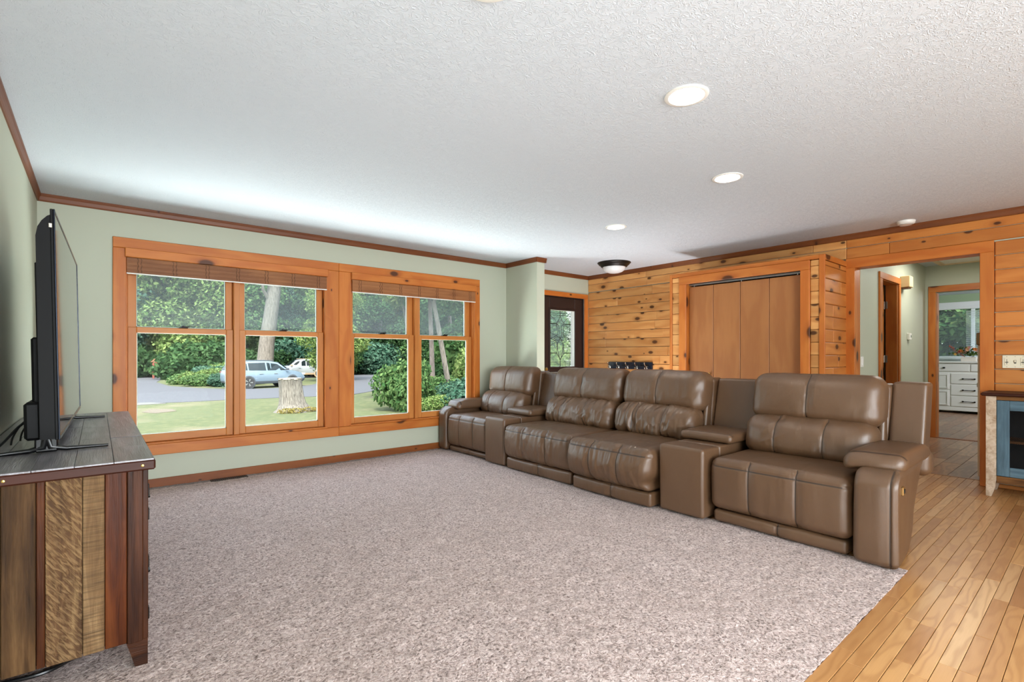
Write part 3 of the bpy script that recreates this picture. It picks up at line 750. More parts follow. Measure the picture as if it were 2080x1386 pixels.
box('track', 5.50, 5.535, 1.998, 3.257, 2.002, 2.024, M_STEEL, d2)
b = MB()
for y in (2.05, 2.63, 3.20): b.lathe([(.006, 1.985), (.006, 2.003)], 8, (5.517, y, 0))
b.build('track_pin', M_STEEL, d2)
for y in (2.29, 2.99):
    b = MB(); b.lathe([(.008, 0), (.007, .012), (.016, .02), (.014, .028)], 14, M=Matrix.Translation((5.50, y, .95)) @ Matrix.Rotation(R(-90), 4, 'Y')); b.build('knob', M_BRASS, d2, smooth=True)

# ------------------------------------------------------------------ ceiling fixtures
M_LENS = m_emit('downlight_lens', (255, 246, 230), 130.0)
for (x, y, lab) in ((1.02, 1.35, 'white round recessed ceiling light cut by the top edge of the photo'), (2.22, 1.33, 'largest white round recessed ceiling light fully in view'),
                    (3.47, 1.755, 'middle-sized round recessed ceiling light above the right recliner'), (3.95, 3.135, 'smallest lit round recessed ceiling light, near the domed entry light')):
    d = root('recessed_light', (x, y, HT), lab, 'ceiling light', 'recessed ceiling lights')
    b = MB(); b.lathe([(.104, 0), (.104, -.004), (.098, -.007), (.084, -.007), (.079, -.002), (.079, 0)], 48, (x, y, HT)); b.build('trim_ring', M_WHITE, d, smooth=True)
    b = MB(); b.lathe([(.079, -.0035), (.03, -.0035), (.001, -.0035)], 48, (x, y, HT)); b.build('lens', M_LENS, d, smooth=True)
fx, fy = 5.46, 4.365
d = root('flush_mount_light', (fx, fy, HT), 'bronze-rimmed flush mount dome light with frosted glass near the front door', 'ceiling light')
b = MB(); b.lathe([(.120, 0), (.226, 0), (.226, -.008), (.214, -.014), (.206, -.030), (.190, -.036), (.178, -.056), (.160, -.066), (.150, -.062)], 48, (fx, fy, HT)); b.build('rim', M_DKMETAL, d, smooth=True)
b = MB(); b.lathe([(.156, -.060), (.152, -.080), (.138, -.104), (.112, -.124), (.075, -.138), (.035, -.145), (.001, -.147)], 48, (fx, fy, HT)); b.build('glass_dome', plain('frosted_glass', (222, 222, 222), .35, var=.04), d, smooth=True)
d = root('smoke_detector', (5.90, 1.24, HT), 'round white smoke detector on the ceiling above the hall opening', 'smoke detector')
b = MB(); b.lathe([(.072, 0), (.072, -.010), (.066, -.026), (.052, -.034), (.02, -.036), (.001, -.036)], 36, (5.90, 1.24, HT)); b.build('housing', M_WHITE, d, smooth=True)
b = MB(); b.lathe([(.055, -.0325), (.050, -.037), (.045, -.0345)], 36, (5.90, 1.24, HT), cap=False); b.build('vent_ring', plain('grey_plastic', (180, 180, 178), .5), d, smooth=True)

# ------------------------------------------------------------------ coat rack
M_NAVY = plain('navy_lacquer', (22, 28, 42), .25, var=.15)
cr = root('coat_rack', (6.06, 4.55, .96), 'dark navy wall coat rack with five chrome hooks on the pine wall', 'coat rack')
box('backboard', 6.055, 6.080, 4.165, 4.945, .962, 1.068, M_NAVY, cr, .003)
box('hook_rail', 6.035, 6.055, 4.20, 4.93, .966, 1.012, M_NAVY, cr, .004)
M_CHROME = plain('chrome', (215, 212, 205), .15, 1, var=.0)
for k in range(5):
    y = 4.24 + k * .165; b = MB()
    b.box(6.028, 6.035, y - .010, y + .010, .972, 1.012, .002)
    b.tube([(6.030, y, 1.0), (6.010, y, 1.008), (5.985, y, 1.030), (5.978, y, 1.050)], [.005, .005, .005, .006], 8)
    b.lathe([(.001, -.008), (.008, -.004), (.008, .004), (.001, .008)], 10, (5.978, y, 1.054))
    b.tube([(6.030, y, .985), (6.012, y, .968), (5.996, y, .962), (5.986, y, .972), (5.984, y, .985)], .005, 8)
    b.lathe([(.001, -.008), (.008, -.004), (.008, .004), (.001, .008)], 10, (5.984, y, .988))
    b.build('hook', M_CHROME, cr, smooth=True)

# ------------------------------------------------------------------ wall plates
sp = root('switch_plate', (6.076, .50, 1.05), 'ivory four-gang switch plate on the pine wall above the blue cabinet', 'light switch')
XP = 6.0805
box('plate', XP - .006, XP, .396, .604, 1.054, 1.166, M_IVORY, sp, .003)
M_GAP = plain('switch_gap', (60, 56, 48), .7)
for k, y in enumerate((.575, .524, .476, .426)):
    if k in (0, 2):
        box('dimmer', XP - .009, XP - .005, y - .016, y + .016, 1.077, 1.143, M_IVORY, sp, .002)
        box('slider', XP - .015, XP - .009, y - .010, y + .010, 1.106 - .003, 1.106 + .003, M_GAP, sp, .001)
        box('slot', XP - .0100, XP - .009, y - .0015, y + .0015, 1.088, 1.132, M_GAP, sp)
    else:
        box('toggle', XP - .016, XP - .006, y - .005, y + .005, 1.104, 1.124, M_IVORY, sp, .002)
        box('slot', XP - .0068, XP - .006, y - .007, y + .007, 1.095, 1.125, M_GAP, sp)
b = MB()
for y in (.575, .524, .476, .426):
    for z in (1.066, 1.154): b.box(XP - .0068, XP - .006, y - .002, y + .002, z - .002, z + .002)
o = b.build('screw', M_GAP, sp); o['kind'] = 'stuff'
sp = root('switch_plate', (6.27, 1.697, 1.04), 'pale light switch plate on the green hall wall beside the opening', 'light switch')
box('plate', 6.235 + .01, 6.325, 1.694, 1.70, 1.040, 1.152, M_WHITE, sp, .002); box('rocker', 6.268, 6.302, 1.690, 1.694, 1.062, 1.130, M_WHITE, sp, .002)
ch = root('door_chime', (8.1, 1.69, 2.03), 'cream wooden door chime box high on the green hall wall', 'door chime')
box('chime_cover', 7.80, 7.96, 1.600, 1.700, 2.025, 2.165, plain('chime_cream', (226, 200, 150), .5, var=.08), ch, .006)
box('chime_base', 7.81, 7.95, 1.62, 1.698, 2.010, 2.025, plain('chime_brown', (120, 80, 50), .6), ch)
th = root('thermostat', (8.2, 1.69, 1.37), 'small white thermostat on the green hall wall', 'thermostat')
box('housing', 8.135, 8.235, 1.670, 1.700, 1.368, 1.456, M_WHITE, th, .004); box('display', 8.185, 8.215, 1.668, 1.670, 1.40, 1.43, plain('lcd', (70, 74, 66), .3), th)
ah = root('attic_hatch', (8.86, 1.3, HT), 'white attic hatch with pale wood moulding on the hall ceiling', 'attic hatch')
M_PALE = plain('pale_moulding', (214, 190, 156), .5)
b = MB(); hx0, hx1, hy0, hy1 = 8.50, 9.10, .95, 1.53
for (a, c, d_, e) in ((hx0, hx1, hy1 - .06, hy1), (hx0, hx1, hy0, hy0 + .06), (hx0, hx0 + .06, hy0 + .06, hy1 - .06), (hx1 - .06, hx1, hy0 + .06, hy1 - .06)): b.box(a, c, d_, e, HT - .02, HT, .004)
b.build('moulding', M_PALE, ah); box('hatch_panel', hx0 + .06, hx1 - .06, hy0 + .06, hy1 - .06, HT - .006, HT, M_WHITE, ah)
fv = root('floor_vent', (.955, 5.33, 0), 'dark metal floor register in the carpet under the left window', 'floor vent')
b = MB(); b.box(.80, 1.11, 5.262, 5.345, 0, .010, .003); b.build('frame', plain('register_brown', (70, 62, 56), .5, .4), fv)
b = MB()
for k in range(18): b.box(.815 + k * .0165, .823 + k * .0165, 5.275, 5.333, .0095, .0125)
o = b.build('louver', plain('register_dark', (28, 25, 24), .5, .4), fv)

# ------------------------------------------------------------------ far room: window, blind, dresser, flowers
w3 = root('window_3', (13.82, 1.7, 1.10), kind='structure')
M_VINYL = plain('white_vinyl', (236, 238, 240), .4, var=.02)
b = MB()
for (a, c, d_, e) in ((.80, .90, 1.04, 2.28), (2.50, 2.60, 1.04, 2.28), (.90, 2.50, 2.18, 2.28), (.90, 2.50, 1.04, 1.10)): b.box(13.78, 13.80, a, c, d_, e, .004)
b.build('casing', M_VINYL, w3)
b = MB(); b.box(13.72, 13.80, .84, 2.56, 1.085, 1.105, .004); b.build('sill', M_VINYL, w3)
b = MB()
for (a, c, d_, e) in ((.90, .95, 1.10, 2.18), (2.45, 2.50, 1.10, 2.18), (.90, 2.50, 2.13, 2.18), (.90, 2.50, 1.10, 1.15), (1.775, 1.835, 1.10, 2.18)): b.box(13.82, 13.87, a, c, d_, e, .004)
b.build('sash', M_VINYL, w3)
box('pane', 13.843, 13.847, .95, 1.775, 1.15, 2.13, M_HAZE_SCREEN, w3); box('pane', 13.843, 13.847, 1.835, 2.45, 1.15, 2.13, M_HAZE_SCREEN, w3)
bl = root('window_blind', (13.76, 1.4, 1.2), 'white horizontal mini blind with headrail on the far room window', 'window blind')
box('headrail', 13.74, 13.78, .93, 2.47, 2.13, 2.18, M_VINYL, bl, .003)
b = MB()
for k in range(46):
    z = 1.16 + k * .0205; b.add([(13.748, .95, z + .004), (13.772, .95, z - .004), (13.772, 1.90, z - .004), (13.748, 1.90, z + .004)], [(0, 1, 2, 3)])
o = b.build('slats', M_VINYL, bl); o['kind'] = 'stuff'
dr = root('dresser', (13.3, 1.75, 0), 'white dresser with dark metal pulls under the far window', 'dresser')
M_DRW = plain('dresser_white', (228, 228, 224), .45, var=.03); M_PULL = plain('black_pull', (30, 28, 27), .4, .6)
box('carcass', 13.31, 13.74, .98, 2.60, .10, 1.01, M_DRW, dr, .005); box('top', 13.27, 13.76, .95, 2.63, 1.01, 1.045, M_DRW, dr, .008)
b = MB(); b.box(13.30, 13.74, .98, 2.60, .05, .125, .004)
b.build('plinth', M_DRW, dr)
for (y, x) in ((1.02, 13.33), (2.56, 13.33), (1.02, 13.70), (2.56, 13.70)): box('foot', x - .03, x + .03, y - .04, y + .04, 0, .05, M_DRW, dr, .004)
def drawer(y0, y1, z0, z1, kind, frame=False):
    d_ = box('drawer', 13.292, 13.312, y0, y1, z0, z1, M_DRW, dr, .004)
    if frame:
        b = MB()
        for (a, c, e, f) in ((y0 + .02, y0 + .04, z0 + .02, z1 - .02), (y1 - .04, y1 - .02, z0 + .02, z1 - .02), (y0 + .04, y1 - .04, z0 + .02, z0 + .04), (y0 + .04, y1 - .04, z1 - .04, z1 - .02)): b.box(13.282, 13.293, a, c, e, f, .003)
        b.build('moulding', M_DRW, d_)
    ym = (y0 + y1) / 2; zm = (z0 + z1) / 2; b = MB()
    if kind == 'bar':
        L = .10; b.box(13.262, 13.272, ym - L, ym + L, zm - .006, zm + .006, .003); b.box(13.262, 13.292, ym - L, ym - L + .025, zm - .012, zm + .012, .003); b.box(13.262, 13.292, ym + L - .025, ym + L, zm - .012, zm + .012, .003)
    else: b.box(13.264, 13.292, ym - .018, ym + .018, zm - .014, zm + .014, .004)
    b.build('handle', M_PULL, d_)
drawer(1.785, 2.56, .845, .985, 'knob'); drawer(1.02, 1.765, .845, .985, 'knob')
for z0, z1 in ((.595, .80), (.365, .575), (.140, .345)): drawer(1.525, 2.065, z0, z1, 'bar')
for z0, z1 in ((.48, .80), (.140, .46)): drawer(2.09, 2.56, z0, z1, 'knob', True); drawer(1.02, 1.50, z0, z1, 'knob', True)
fb = root('flower_arrangement', (13.45, 1.81, 1.045), 'orange and pink flowers in a white box on the white dresser', 'flowers')
box('planter', 13.38, 13.50, 1.70, 1.93, 1.045, 1.135, plain('whitewashed_box', (222, 214, 204), .7, var=.1, bump=.3), fb, .004)
LEAFM = m_leaf('bouquet_leaf', (52, 74, 40), (98, 116, 60), .2)
b = MB(); r2 = random.Random(4)
for k in range(90):
    c = Vector((13.44 + r2.uniform(-.10, .08), 1.81 + r2.gauss(0, .12), 1.16 + abs(r2.gauss(0, .07)))); a = r2.uniform(0, 6.28); L = r2.uniform(.04, .09); w_ = L * .3
    u = Vector((math.cos(a), math.sin(a), r2.uniform(-.2, .9))).normalized(); v = u.cross(Vector((r2.random(), r2.random(), r2.random()))).normalized()
    b.add([tuple(c), tuple(c + u * L * .5 + v * w_), tuple(c + u * L), tuple(c + u * L * .5 - v * w_)], [(0, 1, 2, 3)])
o = b.build('leaves', LEAFM, fb); o['kind'] = 'stuff'
PET = [plain('petal_orange', (214, 132, 66), .7), plain('petal_peach', (226, 176, 140), .7), plain('petal_rust', (160, 76, 50), .7), plain('petal_pink', (204, 150, 146), .7), plain('petal_yellow', (218, 178, 92), .7)]
for k in range(20):
    c = (13.40 + r2.uniform(-.06, .06), 1.81 + (k / 19 - .5) * .40 + r2.uniform(-.02, .02), 1.19 + .15 * (1 - (2 * k / 19 - 1) ** 2) * r2.uniform(.3, 1)); s = r2.uniform(.024, .038); b = MB()
    for ring, (n, rr_, hh) in enumerate(((7, 1.0, .3), (5, .62, .6), (3, .3, .8))):
        for j in range(n):
            a = 6.283 * j / n + ring; ca, sa = math.cos(a), math.sin(a); q = a + .5; p_ = a - .5
            b.add([(c[0] - s * .2, c[1], c[2]), (c[0] - s * hh, c[1] + s * rr_ * math.cos(q) * .8, c[2] + s * rr_ * math.sin(q) * .8), (c[0] - s * (hh + .15), c[1] + s * rr_ * ca * 1.1, c[2] + s * rr_ * sa * 1.1), (c[0] - s * hh, c[1] + s * rr_ * math.cos(p_) * .8, c[2] + s * rr_ * math.sin(p_) * .8)], [(0, 1, 2, 3)])
    b.build('flower', PET[k % 5], fb, smooth=True)
for k in range(3):
    b = MB(); y = 1.99 + .03 * k; b.tube([(13.40, 1.86, 1.13), (13.39, y - .03, 1.24), (13.38, y + .05, 1.30 + .02 * k)], [.003, .003, .002], 6); b.lathe([(.001, 0), (.012, .012), (.014, .03), (.001, .05)], 8, (13.38, y + .05, 1.29 + .02 * k)); b.build('bud_stem', PET[2], fb, smooth=True)
# pale cabinet end just inside the hall
hc = root('hall_cabinet', (6.6, .65, 0), 'narrow pale cabinet just inside the hall, mostly behind the right door casing', 'cabinet')
M_CRM = plain('cream_laminate', (204, 184, 150), .5, var=.05)
box('carcass', 6.40, 6.80, .545, .803, .02, 1.26, M_CRM, hc, .004); box('top', 6.39, 6.81, .543, .812, 1.26, 1.38, plain('brass_brown', (128, 104, 62), .4, .2), hc, .01)
box('latch', 6.50, 6.56, .803, .822, .86, .90, M_STEEL, hc, .003); box('kick_board', 6.42, 6.78, .55, .765, 0, .02, M_BLACK, hc)

# ------------------------------------------------------------------ leather sofa
M_SEAM = plain('leather_seam', (58, 44, 34), .5, var=.05)
M_SOFABASE = plain('black_frame_cloth', (18, 17, 16), .8)
M_PIPE = plain('leather_piping', (120, 98, 78), .35, var=.05)
sofa = root('sectional_sofa', (3.75, 3.05, 0), 'long brown leather reclining sofa with four seats and two consoles', 'sofa')
def clampf(a, lo=0.0, hi=1.0): return np.clip(a, lo, hi)
def cushion(name, bx, r, n=(14, 110, 26), puff=(0, 0), ys=(), zs=(), wr=0.0, wfreq=16, lean=0.0, zref=0.0, bulge=0.0, sag=0.0, seed=1, taper=0.0, mats=None, parent=None, extra=None, edge=0.0, ztop=()):
    """bx = x0,x1,y0,y1,z0,z1; the sofa faces -X. ys: vertical seams on the front; zs: horizontal seams on the front"""
    x0, x1, y0, y1, z0, z1 = bx; hy = (y1 - y0) / 2; W = y1 - y0
    def fn(P, D, U):
        front = clampf(-D[:, 0]); top = clampf(D[:, 2]); P = P.copy(); P0 = P.copy()
        uy = clampf(np.abs(U[:, 1])); uz = clampf(np.abs(U[:, 2])); ux = clampf(np.abs(U[:, 0]))
        if puff[0]: P[:, 0] -= puff[0] * (1 - uy ** 4) * (1 - uz ** 2.2) * clampf(front * 1.3)
        if puff[1]: P[:, 2] += puff[1] * (1 - uy ** 4) * (1 - ux ** 3) * clampf(top * 1.3)
        if bulge: P[:, 0] -= bulge * np.sin(np.pi * clampf((1 - U[:, 2]) / 2 * .95 + .02)) * clampf((x0 + .25 - P0[:, 0]) / .2) * (1 - .35 * uy ** 6)
        dent = np.zeros(len(P))
        for s in ys:
            dent += (.0075 * gauss(P0[:, 1] - s, .0065) + .008 * gauss(P0[:, 1] - s, .035)) * (front > .35)
        for s in zs: dent += .007 * gauss(P0[:, 2] - s, .007) * (front > .3)
        for s in ztop: dent += .006 * gauss(P0[:, 0] - s, .007) * (top > .5)
        if wr:
            near = np.zeros(len(P))
            for s in ys: near += gauss(P0[:, 1] - s, .11)
            near = clampf(.30 + near + edge * uy ** 5, 0, 1.5)
            wv = fnoise(P0, (4, wfreq, 4.5), seed, 3); sl = fnoise(P0 + P0[:, [2, 0, 1]] * .5, (8, wfreq * .7, 9), seed + 9, 2)
            w1 = 1 - np.abs(wv) * 2.0; w2 = 1 - np.abs(sl) * 2.0
            dent -= wr * near * (.7 * w1 + .45 * w2) * clampf(front * 1.4 + top * .6)
        P -= D * dent[:, None]
        if sag: P[:, 2] -= sag * (1 - uy ** 2) * top
        # soft overall unevenness
        P += D * (.0035 * vnoise(P0, (5, 5, 5), seed + 2))[:, None]
        if lean: P[:, 0] += lean * (P[:, 2] - zref)
        if extra is not None: P = extra(P, D, U)
        return P
    V, F = rbox(x0, x1, y0, y1, z0, z1, r, n, 5, None)
    V2, F2 = rbox(x0, x1, y0, y1, z0, z1, r, n, 5, fn)
    c = V[F].mean(1); d = V[F]; e1 = d[:, 1] - d[:, 0]; e2 = d[:, 3] - d[:, 0]; nn = np.cross(e1, e2); nn /= np.maximum(np.linalg.norm(nn, axis=1, keepdims=True), 1e-9)
    mi = np.zeros(len(F), dtype=int); h = W / n[1] * .5 + .0002
    def near_row(ax, s, cond):
        dd = np.abs(c[:, ax] - s); dd = np.where(cond, dd, 9); mi[dd < dd.min() + 2e-4] = 1
    for s in ys: near_row(1, s, nn[:, 0] < -.35)
    hz = (z1 - z0 - 2 * r) / max(n[2] - 1, 1) * .5 + .0002
    for s in zs: near_row(2, s, (nn[:, 0] < -.5) & (np.abs(nn[:, 1]) < .3))
    hx = (x1 - x0 - 2 * r) / max(n[0] - 1, 1) * .5 + .0002
    for s in ztop: near_row(0, s, nn[:, 2] > .5)
    return obj(name, V2, F2, [M_LEATHER, M_SEAM], parent or sofa, True, mi, 180)
# seats: (y0, y1, front x, split z, bulge, wrinkle, seed)
seats = [(.945, 1.795, 3.285, .095, .006, .0018, 4), (2.190, 3.030, 3.170, .125, .060, .0060, 3), (3.045, 3.985, 3.205, .125, .022, .0060, 2), (4.372, 5.175, 3.275, .075, .006, .0018, 1)]
for (y0, y1, xf, zsp, bul, wr, sd) in seats:
    w = y1 - y0; a, b_ = y0 + w * .34, y0 + w * .68
    def slope(P, D, U, y0=y0, xf=xf):
        if xf < 3.19:      # the half-open seat is pinched at its lower outer corner
            k = clampf((-.70 - U[:, 1]) / .3) * gauss(P[:, 2] - .19, .06) * clampf((xf + .3 - P[:, 0]) / .2)
            P[:, 1] += .045 * k; P[:, 0] += .03 * k
        return P
    cushion('seat_cushion', (xf, 3.99, y0, y1, zsp + .006, .452), .055, (44, 116, 34), puff=(.006, .016), ys=(a, b_), zs=(.405,), wr=wr, wfreq=15, bulge=bul, seed=sd * 7, extra=slope, edge=.5 if wr > .004 else 0)
    cushion('footrest', (xf + .022, 3.62, y0 + .02, y1 - .02, .014, zsp), .022, (8, 80, 10), ys=(y0 + w * .48,), wr=wr * .5, wfreq=22, seed=sd * 5 + 1, puff=(.008, 0))
    # lumbar cushion, slumped in the two middle seats
    soft = wr > .004
    g = sd + .5
    lum = cushion('lumbar_cushion', (3.735, 3.97, y0 + .012, y1 - .014, .432, .715), .085, (14, 120, 40), puff=(.050, .01), ys=(a, b_ + .02), wr=.0150 if soft else .0055, wfreq=13 if soft else 9, lean=.20, zref=.44, seed=sd * 11, edge=.9)
    cushion('headrest_cushion', (3.875, 4.115, y0 + .004, y1 - .004, .678, 1.018), .085, (16, 120, 46), puff=(.035, .012), ys=(y0 + w * .52,), wr=.0052 if soft else .0032, wfreq=11, lean=.16, zref=.70, seed=sd * 13, edge=1.6)
    cushion('seat_back', (4.03, 4.21, y0 - .004, y1 + .004, .30, .972), .035, (6, 40, 30), lean=.13, zref=.55, seed=sd * 17)
    # gathered side panel of the back cushions
    cushion('side_panel', (3.965, 4.10, y0 + .006, y0 + .05, .46, .95), .02, (20, 5, 40), lean=.18, zref=.55, seed=sd * 19, wr=0)
# consoles
for (y0, y1, sd) in ((1.812, 2.168, 61), (4.022, 4.356, 62)):
    cushion('console_front', (3.238, 3.475, y0, y1, .018, .502), .022, (12, 26, 30), seed=sd, puff=(.004, .003), zs=())
    cushion('console_body', (3.478, 4.04, y0 + .004, y1 - .004, .03, .503), .015, (20, 20, 20), seed=sd + 3)
    cushion('console_lid', (3.575, 4.02, y0 - .03, y1 + .035, .507, .572), .028, (36, 36, 8), puff=(0, .010), seed=sd + 5, zs=(), ztop=(3.62,), wr=.0012)
    cushion('console_back', (4.045, 4.21, y0 - .012, y1 + .012, .30, .965), .02, (6, 20, 20), lean=.13 + .12, zref=.55, seed=sd + 7)
# arms
def arm(ya, yb, outer, sd):
    """outer = -1 when the outside faces -Y"""
    def tap(P, D, U):
        k = clampf((P[:, 0] - 3.26) / .75); f = clampf((P[:, 2]) / .6)
        P[:, 1] -= outer * .085 * k ** 1.5 * (1 - f ** 2) * clampf(outer * U[:, 1] * .5 + .5)
        P[:, 2] += .11 * clampf(k - .35) ** 1.5 * (1 - f)
        # front top corner rounds over
        P[:, 0] += .10 * clampf((P[:, 2] - .44) / .1) ** 2 * (1 - k)
        return P
    zl = (.482,)
    def mk():
        a = cushion('armrest', (3.262, 4.00, ya, yb, .012, .532), .034, (26, 26, 44), puff=(.004, 0), zs=(), ys=((ya + .035) if outer < 0 else (yb - .035),), seed=sd, extra=tap)
        return a
    mk()
    pa, pb = (ya - .004, yb + .09) if outer < 0 else (ya - .10, yb + .006)
    def droop(P, D, U):
        k = clampf((3.50 - P[:, 0]) / .15); P[:, 2] -= .022 * k ** 2
        ins = clampf(-outer * U[:, 1]); P[:, 2] -= .020 * ins ** 3
        P[:, 0] += .03 * clampf(outer * U[:, 1]) ** 2 * clampf(-U[:, 0])
        return P
    cushion('arm_pad', (3.385, 4.03, pa, pb, .510, .606), .045, (46, 36, 10), puff=(.006, .012), seed=sd + 3, wr=.0016, ztop=(3.435,), extra=droop)
    ro = (ya - .012, ya + .11) if outer < 0 else (yb - .11, yb + .004)
    cushion('arm_roll', (3.93, 4.07, ro[0], ro[1], .41, .57), .05, (12, 8, 12), seed=sd + 4)
    wg = (ya + .035, yb + .012) if outer < 0 else (ya - .012, yb - .03)
    cushion('wing_panel', (4.02, 4.19, wg[0], wg[1], .50, .985), .022, (8, 16, 30), lean=.13 + .12, zref=.55, seed=sd + 6)
arm(.720, .930, -1, 71); arm(5.190, 5.368, 1, 72)
# power button on the right armrest and the dark mechanism under the seats
pb = box('recline_switch', 3.335, 3.375, .712, .728, .405, .452, plain('antique_brass', (150, 116, 70), .35, .8), sofa, .004)
box('switch_button', 3.345, 3.365, .708, .713, .418, .440, M_BLACK, pb, .002)
b = MB(); b.box(3.50, 4.10, .98, 5.14, .035, .30); o = b.build('base_frame', M_SOFABASE, sofa)
b = MB(); b.box(3.30, 3.98, 2.172, 2.188, .06, .36); b.build('mechanism_panel', M_SOFABASE, sofa)
for (x, y) in ((3.62, 1.0), (3.62, 5.1), (4.05, 1.0), (4.05, 5.1), (3.62, 2.6), (3.62, 3.5), (4.05, 3.05), (3.62, 4.75)):
    b = MB(); b.lathe([(.022, 0), (.026, .036)], 12, (x, y, 0)); b.build('foot', M_BLACK, sofa)

# ------------------------------------------------------------------ reclaimed wood media console (left)
ts = root('media_console', (-.10, 3.33, 0), 'reclaimed wood media console with dark plank top and tapered legs', 'cabinet')
MB1 = m_barn('barn_wood_umber', (79, 55, 32), (111, 83, 52), (38, 25, 14)); MB2 = m_barn('barn_wood_redbrown', (74, 38, 17), (100, 58, 29), (34, 15, 6), rough=.45)
MB3 = m_barn('barn_wood_chiselled', (96, 68, 44), (152, 122, 85), (52, 35, 22), chis=1.2); MB4 = m_barn('barn_wood_sawn', (119, 91, 60), (152, 123, 87), (71, 51, 33), saw=1.0)
MB5 = m_barn('barn_wood_mahogany', (83, 39, 14), (108, 58, 25), (48, 20, 6), rough=.4); MB6 = m_barn('barn_wood_dark', (62, 33, 18), (87, 50, 30), (28, 13, 7), rough=.42)
MTOP = m_barn('console_top_wood', (126, 123, 128), (168, 166, 172), (84, 79, 82), rough=.30)  # grey of the reflected sky mixed into the brown plank colour
MLIP = pine('console_lip_wood', (70, 32, 16), (48, 20, 10), ksize=.0, vary=.1, rough=.45, coat=0)
MLIP.node_tree.nodes['Principled BSDF'].inputs['Specular IOR Level'].default_value = .25
MTOP.node_tree.nodes['Principled BSDF'].inputs['Specular IOR Level'].default_value = .9
SY0, SY1 = 2.32, 4.32
cols = [(-.352, -.245, MB1), (-.245, -.160, MB1), (-.160, -.137, MB2), (-.137, -.041, MB3), (-.041, .020, MB4), (.020, .084, MB5), (.084, .132, MB6)]
for k, (xa, xb, m) in enumerate(cols):
    for (ya, yb) in ((SY0, SY0 + .022), (SY1 - .022, SY1)):
        board('plank', ts, (xa + .0008, xb - .0008), (ya + (.002 * ((k * 7) % 3 - 1)), yb), (.10 if k < 6 else .095, .738), 'z', m, .0025)
board('front_post', ts, (.130, .147), (SY0 - .001, SY0 + .05), (.10, .738), 'z', MB6, .002); board('front_post', ts, (.125, .147), (SY1 - .05, SY1 + .001), (.10, .738), 'z', MB6, .002)
for sy in (1, -1):
    for sx in (1, -1):
        xo = .146 if sx > 0 else -.352; xi = xo - sx * .064; yo = SY0 if sy > 0 else SY1; b = MB()
        V = []
        for (z, k) in ((.10, 1.0), (.055, .80), (.0, .58)):
            a, c = xo - sx * .064 * k, xo; d_, e = yo, yo + sy * .06 * k
            V += [(a, d_, z), (c, d_, z), (c, e, z), (a, e, z)]
        F = [(0, 1, 2, 3), (11, 10, 9, 8)]
        for i in range(2):
            for j in range(4): F.append((i * 4 + (j + 1) % 4, i * 4 + j, i * 4 + 4 + j, i * 4 + 4 + (j + 1) % 4))
        if sx * sy < 0: F = [tuple(reversed(f)) for f in F]
        obj('leg', V, F, MB6, ts)
box('carcass', -.34, .128, SY0 + .022, SY1 - .022, .105, .735, plain('cabinet_inside', (60, 40, 28), .7), ts)
nd = 4
for k in range(nd):
    ya = SY0 + .055 + k * (SY1 - SY0 - .11) / nd; yb = ya + (SY1 - SY0 - .11) / nd - .012
    for (za, zb) in ((.12, .41), (.425, .725)):
        d_ = board('drawer', ts, (.128, .144), (ya, yb), (za, zb), 'y', (MB2, MB4, MB5, MB1)[(k + int(za * 10)) % 4], .003)
        b = MB(); ym = (ya + yb) / 2; zm = (za + zb) / 2
        b.box(.144, .150, ym - .06, ym - .04, zm - .012, zm + .012, .002); b.box(.144, .150, ym + .04, ym + .06, zm - .012, zm + .012, .002); b.tube([(.148, ym - .05, zm), (.166, ym - .04, zm), (.166, ym + .04, zm), (.148, ym + .05, zm)], .004, 6)
        b.build('handle', M_DKMETAL, d_)
for z in (.655, .565, .385, .19):
    b = MB(); b.box(.146, .151, SY0 + .004, SY0 + .03, z - .022, z + .022, .002); b.build('iron_strap', M_DKMETAL, ts)
# top: lip and planks with cross joints
TY0, TY1, TX0, TX1 = 2.288, 4.352, -.362, .168
board('top_lip', ts, (TX0, TX1), (TY0, TY0 + .02), (.738, .776), 'x', MLIP, .006)
board('top_lip', ts, (TX0, TX1), (TY1 - .02, TY1), (.738, .776), 'x', MLIP, .006)
board('top_lip', ts, (TX1 - .02, TX1), (TY0 + .02, TY1 - .02), (.738, .776), 'y', MLIP, .006)
box('top_base', TX0, TX1 - .02, TY0 + .02, TY1 - .02, .738, .766, MLIP, ts)
rr = random.Random(15); xs_ = [TX0 + .003, -.27, -.17, -.062, .046, TX1 - .004]
for k in range(5):
    y = TY0 + .004; q = y + rr.uniform(.15, .6)
    while y < TY1 - .01:
        q = min(q, TY1 - .004)
        if TY1 - q < .12: q = TY1 - .004
        dz = rr.uniform(-.0008, .0008)
        board('top_plank', ts, (xs_[k] + .0005, xs_[k + 1] - .0005), (y + .0005, q - .0005), (.766, .780 + dz), 'y', MTOP, .0012)
        y = q; q = y + rr.uniform(.3, .8)
b = MB()
for x in (.128, -.235):
    b.lathe([(.0055, 0), (.0045, .002), (.001, .003)], 12, (0, 0, 0), Matrix.Translation((x, TY0 + .0005, .757)) @ Matrix.Rotation(R(90), 4, 'X'))
o = b.build('nail_head', M_BRASS, ts, smooth=True); o['kind'] = 'stuff'

